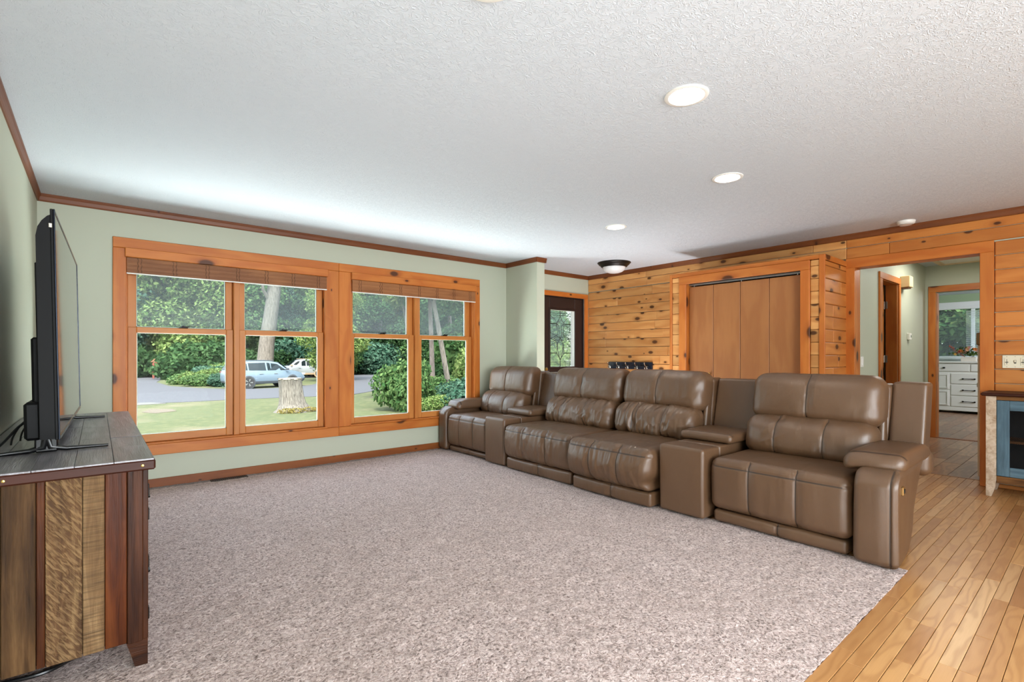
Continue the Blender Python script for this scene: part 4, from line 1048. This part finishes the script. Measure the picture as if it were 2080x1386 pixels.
# ------------------------------------------------------------------ television
tv = root('television', (-.13, 3.35, .78), 'large black flat television standing on two splayed feet, seen edge-on', 'television')
TW0, TW1 = 2.60, 4.10
M_TVB = plain('tv_back_plastic', (2, 2, 3), .6, var=.15, spec=.2); M_TVS = plain('tv_screen_glass', (6, 7, 8), .045, var=0, spec=.9); M_TVR = plain('tv_bezel_metal', (34, 38, 48), .22, .8, var=.05)
def tvp(V):   # lean back slightly and turn a little towards the room
    W = []
    for (x, y, z) in V:
        x2 = x - .115 - (z - .84) * .018; x2 += (y - TW0) * .020
        W.append((x2, y, z))
    return W
def tvobj(name, b, m, parent=None, smooth=False): return obj(name, tvp(b.V), b.F, m, parent or tv, smooth, None, 35)
b = MB(); b.box(-.010, .0, TW0, TW1, .838, 1.728, .002); body = tvobj('panel', b, M_TVB)
b = MB(); b.box(.0, .0022, TW0 + .008, TW1 - .008, .853, 1.720); tvobj('screen', b, M_TVS)
b = MB()
for (a, c, d_, e) in ((TW0, TW0 + .008, .838, 1.728), (TW1 - .008, TW1, .838, 1.728), (TW0 + .008, TW1 - .008, 1.720, 1.728), (TW0 + .008, TW1 - .008, .838, .853)): b.box(.0, .0045, a, c, d_, e, .001)
tvobj('bezel', b, M_TVR)
prof = [(-.010, .842), (-.010, 1.705), (-.018, 1.700), (-.034, 1.680), (-.046, 1.655), (-.052, 1.62), (-.053, .842)]
b = MB(); b.prism([(x, z) for x, z in prof], 'y', TW0 + .004, TW1 - .004); tvobj('rear_shell', b, M_TVB)
b = MB(); b.box(-.058, -.050, TW0 + .02, TW1 - .02, .842, 1.52, .003); b.box(-.078, -.050, TW0 + .06, TW1 - .06, .842, 1.235, .008); b.box(-.100, -.050, TW0 + .03, TW1 - .03, .838, .985, .010); tvobj('electronics_housing', b, M_TVB)
b = MB(); b.box(-.014, -.004, TW0 - .002, TW0 + .002, 1.655, 1.672, .001); tvobj('side_port', b, M_CHROME)
for y in (2.70, 3.985):
    b = MB(); xc = -.155
    b.tube([(xc - .150, y - .02, .787), (xc - .05, y, .790), (xc - .01, y, .800), (xc, y, .85)], [.006, .010, .016, .018], 10)
    b.tube([(xc + .190, y + .02, .786), (xc + .06, y, .790), (xc + .012, y, .800), (xc, y, .85)], [.0055, .009, .015, .018], 10)
    b.box(xc - .035, xc + .035, y - .012, y + .012, .782, .845, .006)
    b.build('stand_foot', M_BLACK, tv, smooth=True)
# cables
def cable(name, pts, r, m, lab, cat='cable', grp=None):
    Q = []
    for i in range(len(pts) - 1):
        a = pts[max(i - 1, 0)]; b_ = pts[i]; c = pts[i + 1]; d = pts[min(i + 2, len(pts) - 1)]
        for k in range(8):
            t = k / 8; Q.append(tuple(.5 * ((2 * b_[j]) + (-a[j] + c[j]) * t + (2 * a[j] - 5 * b_[j] + 4 * c[j] - d[j]) * t * t + (-a[j] + 3 * b_[j] - 3 * c[j] + d[j]) * t ** 3) for j in range(3)))
    Q.append(pts[-1]); bb = MB(); bb.tube(Q, r, 8)
    return tag(bb.build(name, m, smooth=True), lab, cat, grp)
cable('power_cable', [(-.214, 2.80, .905), (-.245, 2.78, .875), (-.29, 2.72, .815), (-.335, 2.60, .788), (-.352, 2.42, .786)], .005, M_BLACK, 'thick black cable running from behind the television down to the console top')
cable('signal_cable', [(-.215, 3.00, .90), (-.25, 3.00, .87), (-.275, 2.98, .82), (-.28, 2.96, .787)], .0035, M_BLACK, 'outer thin black cable looping down behind the television')
cable('signal_cable', [(-.215, 3.12, .90), (-.24, 3.12, .86), (-.258, 3.10, .82), (-.262, 3.08, .787)], .0035, M_BLACK, 'inner thin black cable looping down behind the television')
cable('floor_cable', [(-.30, 2.50, .012), (-.16, 2.47, .014), (-.08, 2.52, .012), (.0, 2.62, .012), (.03, 2.85, .012)], .007, M_BLACK, 'black cable lying on the carpet under the media console')

# ------------------------------------------------------------------ blue mesh-door cabinet (right)
bc = root('mesh_door_cabinet', (5.87, .0, 0), 'rustic cabinet with blue framed wire mesh doors and whitewashed legs', 'cabinet')
MWW = m_barn('whitewashed_wood', (200, 180, 158), (222, 206, 188), (150, 124, 100), rough=.7); MBL = m_barn('blue_painted_wood', (84, 108, 122), (104, 130, 144), (66, 84, 94), rough=.6); MAP = m_barn('apron_wood', (112, 76, 44), (140, 98, 58), (72, 46, 26))
CX0, CX1, CY0, CY1 = 5.68, 6.05, -.62, .662
for (xa, xb) in ((CX0, CX0 + .055), (CX1 - .055, CX1)):
    for (ya, yb) in ((CY1 - .062, CY1), (CY0, CY0 + .062)):
        V = []
        s = 1 if ya > 0 else -1; yo = yb if s > 0 else ya
        for (z, k) in ((.828, 1), (.14, 1), (.07, .85), (0, .52)): V += [(xa, yo - s * .062 * k, z), (xb, yo - s * .062 * k, z), (xb, yo, z), (xa, yo, z)]
        F = [(3, 2, 1, 0), (12, 13, 14, 15)]
        for i in range(3):
            for j in range(4): F.append((i * 4 + j, i * 4 + (j + 1) % 4, i * 4 + 4 + (j + 1) % 4, i * 4 + 4 + j))
        if s > 0: F = [tuple(reversed(f)) for f in F]
        obj('leg', V, F, MWW, bc)
board('top', bc, (CX0 - .035, CX1 + .01), (CY0 - .03, CY1 + .03), (.830, .858), 'y', MLIP, .010)
board('apron', bc, (CX0 + .008, CX0 + .03), (CY0 + .062, CY1 - .062), (.798, .829), 'y', MAP, .002)
board('bottom_rail', bc, (CX0 + .008, CX0 + .03), (CY0 + .062, CY1 - .062), (.115, .172), 'y', MAP, .002)
board('side_panel', bc, (CX0 + .055, CX1 - .055), (CY1 - .03, CY1 - .01), (.115, .829), 'z', MWW, .002); board('side_panel', bc, (CX0 + .055, CX1 - .055), (CY0 + .01, CY0 + .03), (.115, .829), 'z', MWW, .002)
board('back_panel', bc, (CX1 - .02, CX1 - .008), (CY0 + .06, CY1 - .06), (.115, .829), 'y', plain('cabinet_dark_back', (26, 24, 24), .8), .002)
board('shelf', bc, (CX0 + .04, CX1 - .02), (CY0 + .03, CY1 - .03), (.445, .465), 'y', MAP, .002); board('floor_panel', bc, (CX0 + .03, CX1 - .02), (CY0 + .03, CY1 - .03), (.14, .155), 'y', MAP, .002)
M_MESH = plain('black_wire_mesh', (22, 22, 24), .5, .5)
for (ya, yb) in ((.024, CY1 - .064), (CY0 + .064, .016)):
    d_ = board('door', bc, (CX0 + .006, CX0 + .028), (ya, ya + .075), (.176, .795), 'z', MBL, .003)
    board('door_stile', d_, (CX0 + .006, CX0 + .028), (yb - .075, yb), (.176, .795), 'z', MBL, .003)
    board('door_rail', d_, (CX0 + .006, CX0 + .028), (ya + .075, yb - .075), (.715, .795), 'y', MBL, .003); board('door_rail', d_, (CX0 + .006, CX0 + .028), (ya + .075, yb - .075), (.176, .252), 'y', MBL, .003)
    b = MB(); y0, y1, z0, z1 = ya + .075, yb - .075, .252, .715; st = .013
    n = int((y1 - y0 + z1 - z0) / st)
    for k in range(n):      # diagonal wires both ways
        t = k * st
        for flip in (0, 1):
            p = (y0 + min(t, y1 - y0), z0 + max(0, t - (y1 - y0))); q = (y0 + max(0, t - (z1 - z0)), z0 + min(t, z1 - z0))
            if flip: p = (p[0], z0 + z1 - p[1]); q = (q[0], z0 + z1 - q[1])
            b.tube([(CX0 + .018 + .002 * flip, p[0], p[1]), (CX0 + .018 + .002 * flip, q[0], q[1])], .0011, 4, False)
    o = b.build('wire_mesh', M_MESH, d_); o['kind'] = 'stuff'
    b = MB(); b.lathe([(.005, 0), (.005, .014), (.012, .02), (.010, .028)], 12, M=Matrix.Translation((CX0 + .006, ya + .04 if ya < 0 else ya + .035, .52)) @ Matrix.Rotation(R(-90), 4, 'Y')); b.build('door_knob', M_DKMETAL, d_, smooth=True)

# ------------------------------------------------------------------ outside: ground, road, trees, cars
G = -.85
M_GRASS = m_grass(); M_ASPH = plain('asphalt', (62, 61, 66), .85, var=.07, vscale=1.5, bump=.3, bscale=60)
M_CONC = plain('concrete_edge', (84, 82, 79), .85, var=.06)
struct(box('ground_lawn', -60, 110, -40, 120, G - .3, G, M_GRASS))
def flat(name, poly, z, m): 
    b = MB(); b.prism(poly, 'z', G - .05, z); return struct(b.build(name, m))
flat('street', [(-40, 27.0), (1.2, 25.9), (2.8, 25.5), (4.5, 25.5), (6.0, 25.3), (8.3, 24.9), (10, 24.8), (12, 26.6), (14.7, 30.2), (17.5, 35.5), (20.5, 41.2), (26, 43), (26, 47), (18, 46), (14.2, 40.5), (11.3, 34.9), (9.5, 33.2), (8.2, 32.9), (6.8, 33.0), (5.9, 33.8), (4.7, 35.9), (3.6, 39.5), (3.4, 45.8), (4.66, 54.4), (4.9, 57), (2.8, 62), (-40, 62)], G + .02, M_ASPH)
flat('street_far', [(10.5, 46.5), (40, 46.5), (40, 51), (10.5, 51)], G + .018, M_ASPH)
flat('street_apron', [(-40, 25.6), (1.3, 25.1), (2.2, 25.2), (1.7, 26.1), (-40, 27.6)], G + .026, M_CONC)
flat('dirt_patch', [(1.2, 21.9), (1.55, 21.2), (2.2, 21.6), (2.15, 22.5), (1.5, 22.9)], G + .012, plain('bare_soil', (82, 72, 60), .95, var=.2, vscale=3))

ML = [m_leaf('leaf_dark', (34, 58, 35), (73, 97, 61)), m_leaf('leaf_mid', (48, 78, 45), (99, 119, 74)), m_leaf('leaf_light', (70, 97, 48), (127, 138, 86)), m_leaf('leaf_blue', (40, 70, 56), (86, 111, 93))]
M_BARK = m_bark('bark_grey', (97, 89, 82), (60, 53, 47)); M_BARK2 = m_bark('bark_pinkish', (107, 95, 89), (72, 61, 56)); M_STUMPB = m_bark('stump_bark', (110, 103, 95), (54, 47, 42), (26, 26, 4))
nr = np.random.RandomState(5)
def leaf_cloud(blobs, n, size, flat_=.5):
    """blobs: (x,y,z,rx,ry,rz); leaves sit mostly near blob surfaces"""
    B = np.array(blobs, float); w = (B[:, 3] * B[:, 4] * B[:, 5]) ** .667; w /= w.sum()
    k = nr.choice(len(B), n, p=w); d = nr.normal(size=(n, 3)); d /= np.linalg.norm(d, axis=1, keepdims=True)
    r = .72 + .3 * nr.rand(n); r *= 1 + .12 * np.sin(d[:, 0] * 9 + k) * np.sin(d[:, 2] * 8)
    C = B[k, :3] + d * B[k, 3:] * r[:, None]
    nn = d * .55 + nr.normal(size=(n, 3)) * .6 + np.array([0, 0, flat_]); nn /= np.linalg.norm(nn, axis=1, keepdims=True)
    u = np.cross(nn, nr.normal(size=(n, 3))); u /= np.linalg.norm(u, axis=1, keepdims=True); v = np.cross(nn, u)
    s = size * (.6 + .8 * nr.rand(n))[:, None]
    V = np.stack([C - u * s * .5, C + v * s * .28, C + u * s * .55, C - v * s * .28], 1).reshape(-1, 3)
    return V, (np.arange(n * 4).reshape(n, 4)).tolist()
def mkleafmesh(name, blobs, n, size, m):
    V, F = leaf_cloud(blobs, n, size); me = bpy.data.meshes.new(name); me.from_pydata(V.tolist(), [], F); me.materials.append(m); me.update(); return me
def crown_blobs(r, h, z0, n, seed, cone=0):
    q = random.Random(seed); L = []
    for k in range(n):
        t = (k + .5) / n; z = z0 + (h - z0) * t; rr_ = r * (math.sin(math.pi * min(1, .22 + .78 * t)) ** .7 * (1 - cone) + cone * (1 - t * .9)); a = q.uniform(0, 6.28); d = rr_ * q.uniform(.3, .75); s = r * q.uniform(.32, .5)
        L.append((math.cos(a) * d, math.sin(a) * d, z, s * 1.15, s * 1.15, s * .75))
    return L
protos = []
for k, (r, h, z0, n, cnt, size, mi, cone) in enumerate([(4.2, 13.5, 1.0, 26, 24000, .31, 1, 0), (3.8, 12.0, .4, 26, 22000, .28, 0, .3), (4.6, 15.0, 2.2, 28, 25000, .32, 2, 0), (3.6, 14.0, .5, 30, 22000, .26, 3, .6)]):
    protos.append((mkleafmesh('crown', crown_blobs(r, h, z0, n, 50 + k, cone), cnt, size, ML[mi]), h))
def trunk_mesh(h, r, lean=(0, 0), seed=0, seg=10, branches=3):
    q = random.Random(seed); b = MB(); pts = []; rad = []
    for i in range(9):
        t = i / 8; pts.append((lean[0] * t + .05 * r * q.uniform(-1, 1) * 4 * t, lean[1] * t, h * t)); rad.append(r * (1.25 if i == 0 else 1 - .62 * t))
    b.tube(pts, rad, seg)
    for j in range(branches):
        t = q.uniform(.45, .85); a = q.uniform(0, 6.28); p = (lean[0] * t, lean[1] * t, h * t); L = h * q.uniform(.12, .22)
        b.tube([p, (p[0] + math.cos(a) * L * .5, p[1] + math.sin(a) * L * .5, p[2] + L * .45), (p[0] + math.cos(a) * L, p[1] + math.sin(a) * L, p[2] + L)], [r * .4, r * .28, r * .12], 6)
    me = bpy.data.meshes.new('trunk'); me.from_pydata(b.V, [], b.F); me.polygons.foreach_set('use_smooth', np.ones(len(me.polygons), dtype=bool)); return me
tmesh = trunk_mesh(9, .28, (.3, .2), 1); tmesh.materials.append(M_BARK)
def tree(x, y, k, s, rz, label, group=None):
    t = root('tree', (x, y, G), label, 'tree', group)
    c = bpy.data.objects.new('crown', protos[k][0]); COL.objects.link(c); c.parent = t; c['kind'] = 'stuff'
    tr = bpy.data.objects.new('trunk', tmesh); COL.objects.link(tr); tr.parent = t
    t.scale = (s, s, s); t.rotation_euler = (0, 0, rz); return t
q = random.Random(21)
KL = [1, 0, 2, 3]
LB2 = ['dark green leafy tree %s the woods', 'mid green broad tree %s the woods', 'pale green tall tree %s the woods', 'bluish green evergreen %s the woods']
for row, (yb, n, sc0) in enumerate(((54, 17, 1.0), (61, 15, 1.25), (70, 14, 1.6))):
    for i in range(n):
        ratio = -.06 + (i + q.uniform(.1, .9)) * 1.22 / n; y = yb + q.uniform(-2, 3)
        if row == 0 and .25 < ratio < .34: y += 3
        if row == 0 and ratio < .16: y += 6
        k = q.choice([0, 1, 1, 3, 2]) if row == 0 else q.choice([0, 2, 2, 3])
        where = 'seen through the left window pair' if ratio < .36 else ('seen through the right window pair' if ratio < .75 else 'seen towards the front door')
        tree(ratio * y, y, k, sc0 * q.uniform(.85, 1.2), q.uniform(0, 6.28), LB2[KL.index(k)] % ('at the front of', 'inside', 'deep in')[row] + ' ' + where, 'woods across the street')
shrub_m = [mkleafmesh('foliage', [(q.uniform(-.9, .9), q.uniform(-.7, .7), q.uniform(.35, 1.0), .75, .7, .55) for _ in range(9)], 5200, .17, ML[m_]) for m_ in (1, 2, 3, 0)]
def shrub(x, y, k, s, lab, grp=None, sz=1.0, nm='shrub'):
    t = bpy.data.objects.new(nm, shrub_m[k]); COL.objects.link(t); t.location = (x, y, G); t.scale = (s, s, s * sz); t.rotation_euler = (0, 0, q.uniform(0, 6.28)); t['kind'] = 'thing'
    tag(t, lab, 'bush', grp); del t['kind']; return t
for i in range(22):
    ratio = -.02 + i * .052 + q.uniform(-.015, .015); y = 51.2 + q.uniform(-.8, 1.0)
    if ratio < .12: y = 57.5
    shrub(ratio * y, y, q.choice([3, 3, 0, 2]), q.uniform(1.7, 2.6), 'low undergrowth shrub at the foot of the woods across the street', 'undergrowth at the edge of the woods')
# planted island between the two arms of the drive
for i, (x, y, s) in enumerate([(5.2, 38.5, .75), (6.4, 37.2, .8), (5.9, 40.3, 1.0), (7.6, 38.6, .95), (7.0, 41.5, 1.15), (8.8, 40.8, 1.1), (4.7, 41.5, .8), (9.9, 43.5, 1.2), (8.0, 44.2, 1.4)]):
    shrub(x, y, (0, 2, 1)[i % 3], s, 'low leafy plant on the grass island behind the grey car', 'plants on the grass island', .75, 'ground_plant')
# big leaning tree behind the grey car
bt = root('tree', (10.1, 42.5, G), 'large leaning tree with thick bare pale trunk behind the grey car', 'tree')
b = MB(); pts = [(10.0, 42.5, G), (10.08, 42.5, G + .8), (10.25, 42.5, 2.2), (10.55, 42.5, 4.4), (10.75, 42.5, 6.0), (10.95, 42.6, 8.0), (11.35, 42.7, 10.5), (11.6, 42.8, 13)]
b.tube(pts, [.85, .62, .56, .52, .50, .46, .38, .24], 14)
b.tube([(10.6, 42.5, 5.2), (9.9, 42.2, 6.3), (9.7, 41.9, 7.4), (9.2, 41.6, 8.4)], [.16, .12, .09, .05], 8); b.tube([(10.85, 42.5, 7.6), (11.8, 42.2, 8.2), (12.8, 42, 8.4)], [.16, .11, .05], 8); b.tube([(10.9, 42.5, 7.9), (10.2, 42.2, 9.6), (9.8, 42, 11)], [.16, .1, .05], 8)
b.lathe([(.14, -.05), (.10, .0), (.02, .01)], 10, M=Matrix.Translation((10.66, 42.02, 5.3)) @ Matrix.Rotation(R(90), 4, 'X'))
b.build('trunk', M_BARK, bt, smooth=True)
V, F = leaf_cloud([(9.2, 42, 9.3, 1.6, 1.4, .9), (12.6, 42, 9.2, 1.8, 1.5, 1.0), (10.5, 42.5, 12.5, 3, 2.5, 1.8), (8.0, 42.5, 7.4, 1.2, 1.1, .6), (13.6, 42.5, 6.8, 1.4, 1.2, .7)], 9000, .30)
o = obj('crown', V, F, ML[1], bt); o['kind'] = 'stuff'
# slender trees and shrubs close to the right-hand window
for (u, y, r, lean, h, m, lab) in ((.596, 18.0, .115, (-.35, 0), 9.5, M_BARK2, 'slender pinkish tree trunk, the straightest one outside the right window'), (.552, 19.5, .09, (-1.3, 0), 9, M_BARK, 'thin pale tree trunk leaning left outside the right window'),
                                (.648, 17.0, .12, (-1.9, 0), 9, M_BARK, 'crooked grey tree trunk leaning left near the window edge'), (.705, 21.0, .14, (.3, 0), 10, M_BARK2, 'rough brown tree trunk at the far right outside the right window')):
    t = root('tree', (u * y, y, G), lab, 'tree')
    me = trunk_mesh(h, r, lean, int(u * 1000), 10, 5); me.materials.append(m)
    tr = bpy.data.objects.new('trunk', me); COL.objects.link(tr); tr.parent = t
    V, F = leaf_cloud([(lean[0] * .8 + q.uniform(-1.6, 1.6), q.uniform(-1.2, 1.2), q.uniform(4.6, 8.5), q.uniform(.7, 1.1), .9, .55) for _ in range(9)], 4200, .20)
    c_ = bpy.data.meshes.new('crown'); c_.from_pydata(V.tolist(), [], F); c_.materials.append(ML[2 if u < .6 else 1]); o = bpy.data.objects.new('crown', c_); COL.objects.link(o); o.parent = t; o['kind'] = 'stuff'
for (x, y, k, s, sz, lab) in ((8.75, 16.6, 0, .80, 1.65, 'tall bright leafy bush at the lawn edge outside the right window'), (10.1, 18.4, 1, .8, 1.2, 'pale green bush right behind the tall bright bush'), (8.95, 14.9, 1, .5, .9, 'small leafy bush in front of the tall bright bush'),
                           (9.9, 14.3, 2, .85, .85, 'bluish green bush left of the bushes under the rightmost pane'), (10.9, 15.0, 2, .9, .9, 'bluish green bush low in the middle of the rightmost pane'), (11.2, 17.4, 0, .9, .95, 'mid green bush among the slender tree trunks'),
                           (13.2, 18.6, 1, 1.0, 1.5, 'light green bush at the right edge of the rightmost pane'), (12.4, 21.5, 3, 1.3, .9, 'dark green bush deep among the slender tree trunks'), (14.8, 21.5, 0, 1.6, 1.4, 'large green bush beyond the slender tree trunks'), (16.5, 17.0, 1, 1.4, 1.3, 'leafy bush seen through the front door glass'), (9.4, 12.3, 2, .7, 1.0, 'low bluish bush nearest the house under the rightmost pane')):
    shrub(x, y, k, s, lab, None, sz)
for (x, y, k, s, lab) in ((17.5, 27, 1, .75, 'dark bushy tree beyond the slender trunks'), (22.5, 29, 0, .85, 'broad green tree beyond the slender trunks'), (14.5, 33.5 + 6, 2, .55, 'small pale green tree beside the street bend'), (34, 33.5, 0, .9, 'broad green tree behind the bluish one seen through the front door glass'), (31, 32, 2, .8, 'pale tree seen through the left of the front door glass'), (28, 27, 3, .8, 'bluish tree seen through the front door glass'), (20.0, 3.2, 0, .62, 'bushy tree filling the far room window'), (21.5, 5.6, 3, .7, 'bluish tree at the edge of the far room window'), (19.5, .8, 2, .55, 'pale tree at the right of the far room window')):
    tree(x, y, k, s, q.uniform(0, 6), lab)

# stump
st = root('tree_stump', (5.45, 18.9, G), 'weathered grey tree stump with mossy flared roots on the lawn', 'tree stump')
seg = 40; prof = [(0, .62), (.10, .50), (.28, .44), (.55, .41), (.90, .385), (1.16, .38), (1.20, .40)]; V = []; F = []
def sr(a, z): return 1 + .05 * math.sin(7 * a + z) + .035 * math.sin(13 * a - 2 * z) + (.22 * max(0, math.sin(4 * a + .8)) ** 2 + .25 * max(0, math.cos(a + .4)) ** 4) * max(0, 1 - z / .35)
for z, r in prof:
    for k in range(seg): a = 6.28318 * k / seg; rr_ = r * sr(a, z); V.append((5.45 - .10 * z + rr_ * math.cos(a), 18.9 + rr_ * math.sin(a), G + z))
for i in range(len(prof) - 1):
    for k in range(seg): k2 = (k + 1) % seg; F.append((i * seg + k, i * seg + k2, (i + 1) * seg + k2, (i + 1) * seg + k))
obj('bark', V, F, M_STUMPB, st, True)
b = MB(); b.lathe([(.39, 1.16), (.37, 1.195), (.20, 1.185), (.001, 1.19)], 28, (5.33, 18.9, G)); b.build('cut_top', plain('cut_wood', (186, 168, 140), .9, var=.15), st)
V, F = leaf_cloud([(5.05, 18.35, G + .08, .28, .2, .10), (5.35, 18.25, G + .08, .3, .2, .10), (5.85, 18.4, G + .08, .32, .2, .09), (6.1, 18.6, G + .05, .3, .25, .05)], 1500, .05); o = obj('moss', V, F, m_leaf('moss_yellow', (98, 86, 44), (124, 114, 66), .1), st); o['kind'] = 'stuff'

# red wooden mailbox post across the street
mb = root('mailbox', (4.13, 58.9, G), 'small red wooden mailbox on a post across the street', 'mailbox')
M_RED = plain('red_stained_wood', (104, 44, 32), .7); M_TEAL = plain('teal_paint', (120, 156, 140), .6)
b = MB(); b.box(3.98, 4.28, 58.75, 59.05, G, G + 1.9, .02); b.build('post', M_RED, mb); b = MB(); b.box(3.75, 4.95, 58.5, 59.1, G + 1.75, G + 2.0, .03); b.build('shelf', M_TEAL, mb)
b = MB(); b.box(3.95, 4.9, 58.45, 59.1, G + 2.0, G + 2.75, .06); b.build('box', M_RED, mb)
b = MB(); b.prism([(3.75, G + 2.75), (5.05, G + 2.75), (4.3, G + 3.3)], 'y', 58.4, 59.15); b.build('roof', plain('cedar_roof', (126, 78, 58), .7), mb)

mb.scale = (.5, .5, .52); mb.location = (3.72, 53.0, G + .02)

# cars
M_TYRE = plain('tyre_rubber', (34, 34, 36), .8); M_CLAD = plain('black_cladding', (52, 56, 62), .6); M_WGL = plain('car_glass', (16, 24, 26), .15, var=.2, spec=.35)
def car(name, lab, loc, rz, paint, lower, scale=1.0):
    M = paint; t = root(name, loc, lab, 'car', rz=0)
    #  x, z_low, half width, z_belt, half width belt, z_top, half width top
    S = [(-2.30, .45, .78, .92, .76, .98, .70), (-2.24, .34, .86, 1.00, .84, 1.12, .74), (-2.02, .28, .91, 1.06, .88, 1.52, .68), (-1.70, .27, .93, 1.06, .90, 1.62, .66), (-.9, .26, .93, 1.04, .91, 1.67, .66), (0, .26, .93, 1.02, .91, 1.66, .66), (.55, .26, .93, 1.01, .91, 1.56, .64), (.95, .26, .93, 1.00, .90, 1.27, .70), (1.22, .27, .93, 1.00, .88, 1.07, .78), (1.75, .28, .92, .95, .86, 1.00, .72), (2.10, .32, .88, .84, .80, .90, .64), (2.27, .42, .78, .66, .72, .72, .55)]
    V = []; F = []; mi = []
    for (x, zl, w, zb, wb, zt, wt) in S:
        zm = zl + (zb - zl) * .5
        row = [(-w * .94, zl), (-w, zl + .16), (-w, zm + .05), (-wb, zb), (-wt, zt - .04), (-wt * .86, zt), (wt * .86, zt), (wt, zt - .04), (wb, zb), (w, zm + .05), (w, zl + .16), (w * .94, zl)]
        V += [(x, y, z) for y, z in row]
    n = 12
    for i in range(len(S) - 1):
        for j in range(n):
            j2 = (j + 1) % n; F.append((i * n + j, i * n + n + j, i * n + n + j2, i * n + j2)); mi.append(1 if j in (0, 10, 11) else 0)
    F.append(tuple(range(n))); mi.append(0); F.append(tuple(reversed(range((len(S) - 1) * n, len(S) * n)))); mi.append(0)
    obj('body', np.array(V) + np.array(loc), F, [paint, lower], t, True, mi, 30)
    def side_y(x, z):
        for a, b_ in zip(S, S[1:]):
            if a[0] <= x <= b_[0]:
                k = (x - a[0]) / (b_[0] - a[0]); zb = a[3] + (b_[3] - a[3]) * k; wb = a[4] + (b_[4] - a[4]) * k; zt = a[5] - .04 + (b_[5] - a[5]) * k; wt = a[6] + (b_[6] - a[6]) * k
                return wb + (wt - wb) * (z - zb) / max(zt - zb, .01)
        return .8
    wins = [[(-1.95, 1.10), (-1.42, 1.10), (-1.42, 1.50), (-1.72, 1.48)], [(-1.34, 1.09), (-.32, 1.07), (-.32, 1.55), (-1.34, 1.53)], [(-.22, 1.07), (.98, 1.06), (.45, 1.46), (-.22, 1.55)]]
    for sgn in (-1, 1):
        for wv in wins:
            P = [(x, sgn * (side_y(x, z) + .012), z) for x, z in wv]; f = [(0, 1, 2, 3)] if sgn < 0 else [(3, 2, 1, 0)]
            obj('side_window', np.array(P) + np.array(loc), f, M_WGL, t)
    P = [(1.16, -.80, 1.09), (1.16, .80, 1.09), (.60, .58, 1.56), (.60, -.58, 1.56)]; obj('windscreen', np.array(P) + np.array(loc) + np.array([.02, 0, .015]), [(0, 1, 2, 3)], M_WGL, t)
    P = [(-2.24, -.70, 1.12), (-2.03, -.62, 1.48), (-2.03, .62, 1.48), (-2.24, .70, 1.12)]; obj('rear_window', np.array(P) + np.array(loc) + np.array([-.02, 0, .01]), [(3, 2, 1, 0)], M_WGL, t)
    for x in (-1.38, 1.34):
        for sgn in (-1, 1):
            MM = Matrix.Translation(Vector(loc) + Vector((x, sgn * .80, .36))) @ Matrix.Rotation(R(90), 4, 'X')
            b = MB(); b.lathe([(.001, -.145), (.40, -.145), (.44, -.10), (.44, .10), (.40, .145), (.001, .145)], 24, M=MM); ar = b.build('wheel_arch', lower, t, smooth=True)
            b = MB(); b.lathe([(.22, -.15), (.33, -.165), (.36, -.12), (.36, .12), (.33, .165), (.22, .15)], 24, M=MM, cap=True); wh = b.build('wheel', M_TYRE, t, smooth=True)
            b = MB()
            for k in range(5):
                a = k * 1.2566
                b.add([(math.cos(a - .25) * .06, math.sin(a - .25) * .06, 0), (math.cos(a - .22) * .23, math.sin(a - .22) * .23, 0), (math.cos(a + .22) * .23, math.sin(a + .22) * .23, 0), (math.cos(a + .25) * .06, math.sin(a + .25) * .06, 0), ], [(0, 1, 2, 3)] if sgn < 0 else [(3, 2, 1, 0)], MM @ Matrix.Translation((0, 0, .17 if sgn < 0 else -.17)))
            o = b.build('rim', M_STEEL, wh); o['kind'] = 'stuff'
    b = MB()
    for sgn in (-1, 1): b.box(loc[0] + .88, loc[0] + 1.06, loc[1] + sgn * .94, loc[1] + sgn * 1.08, loc[2] + 1.06, loc[2] + 1.20, .02)
    b.build('mirrors', lower, t)['kind'] = 'stuff'
    for sgn in (-1, 1):
        box('tail_light', loc[0] - 2.30, loc[0] - 2.14, loc[1] + sgn * .72, loc[1] + sgn * .88, loc[2] + .92, loc[2] + 1.04, plain('tail_red', (92, 34, 32), .3), t, .01)
        box('head_light', loc[0] + 2.08, loc[0] + 2.24, loc[1] + sgn * .62, loc[1] + sgn * .84, loc[2] + .76, loc[2] + .86, M_WHITE, t, .01)
        b = MB()
        for x in (-.62, .28): b.box(loc[0] + x - .11, loc[0] + x + .11, loc[1] + sgn * .925, loc[1] + sgn * .955, loc[2] + .86, loc[2] + .885, .004)
        b.build('door_handles', M_STEEL, t)['kind'] = 'stuff'
        b = MB(); b.box(loc[0] - 1.5, loc[0] + .3, loc[1] + sgn * .56, loc[1] + sgn * .60, loc[2] + 1.67, loc[2] + 1.71, .008); b.build('roof_rail', lower, t)
    t.rotation_euler = (0, 0, rz); t.scale = (scale,) * 3
    return t
def carpaint(n, c): 
    m = plain(n, c, .3, .25, var=.02); return m
car('car', 'grey blue sport utility car parked behind the tree stump', (8.15, 34.35, G + .02), R(12), carpaint('paint_grey_blue', (98, 112, 125)), M_CLAD)
car('car', 'white sport utility car parked farther away behind the grey blue one', (14.3, 47.3, G + .02), R(180 - 6), carpaint('paint_white', (147, 148, 150)), plain('tan_lower_tone', (170, 140, 112), .6), 1.0)  # lower faces, arches, mirrors and rails in tan
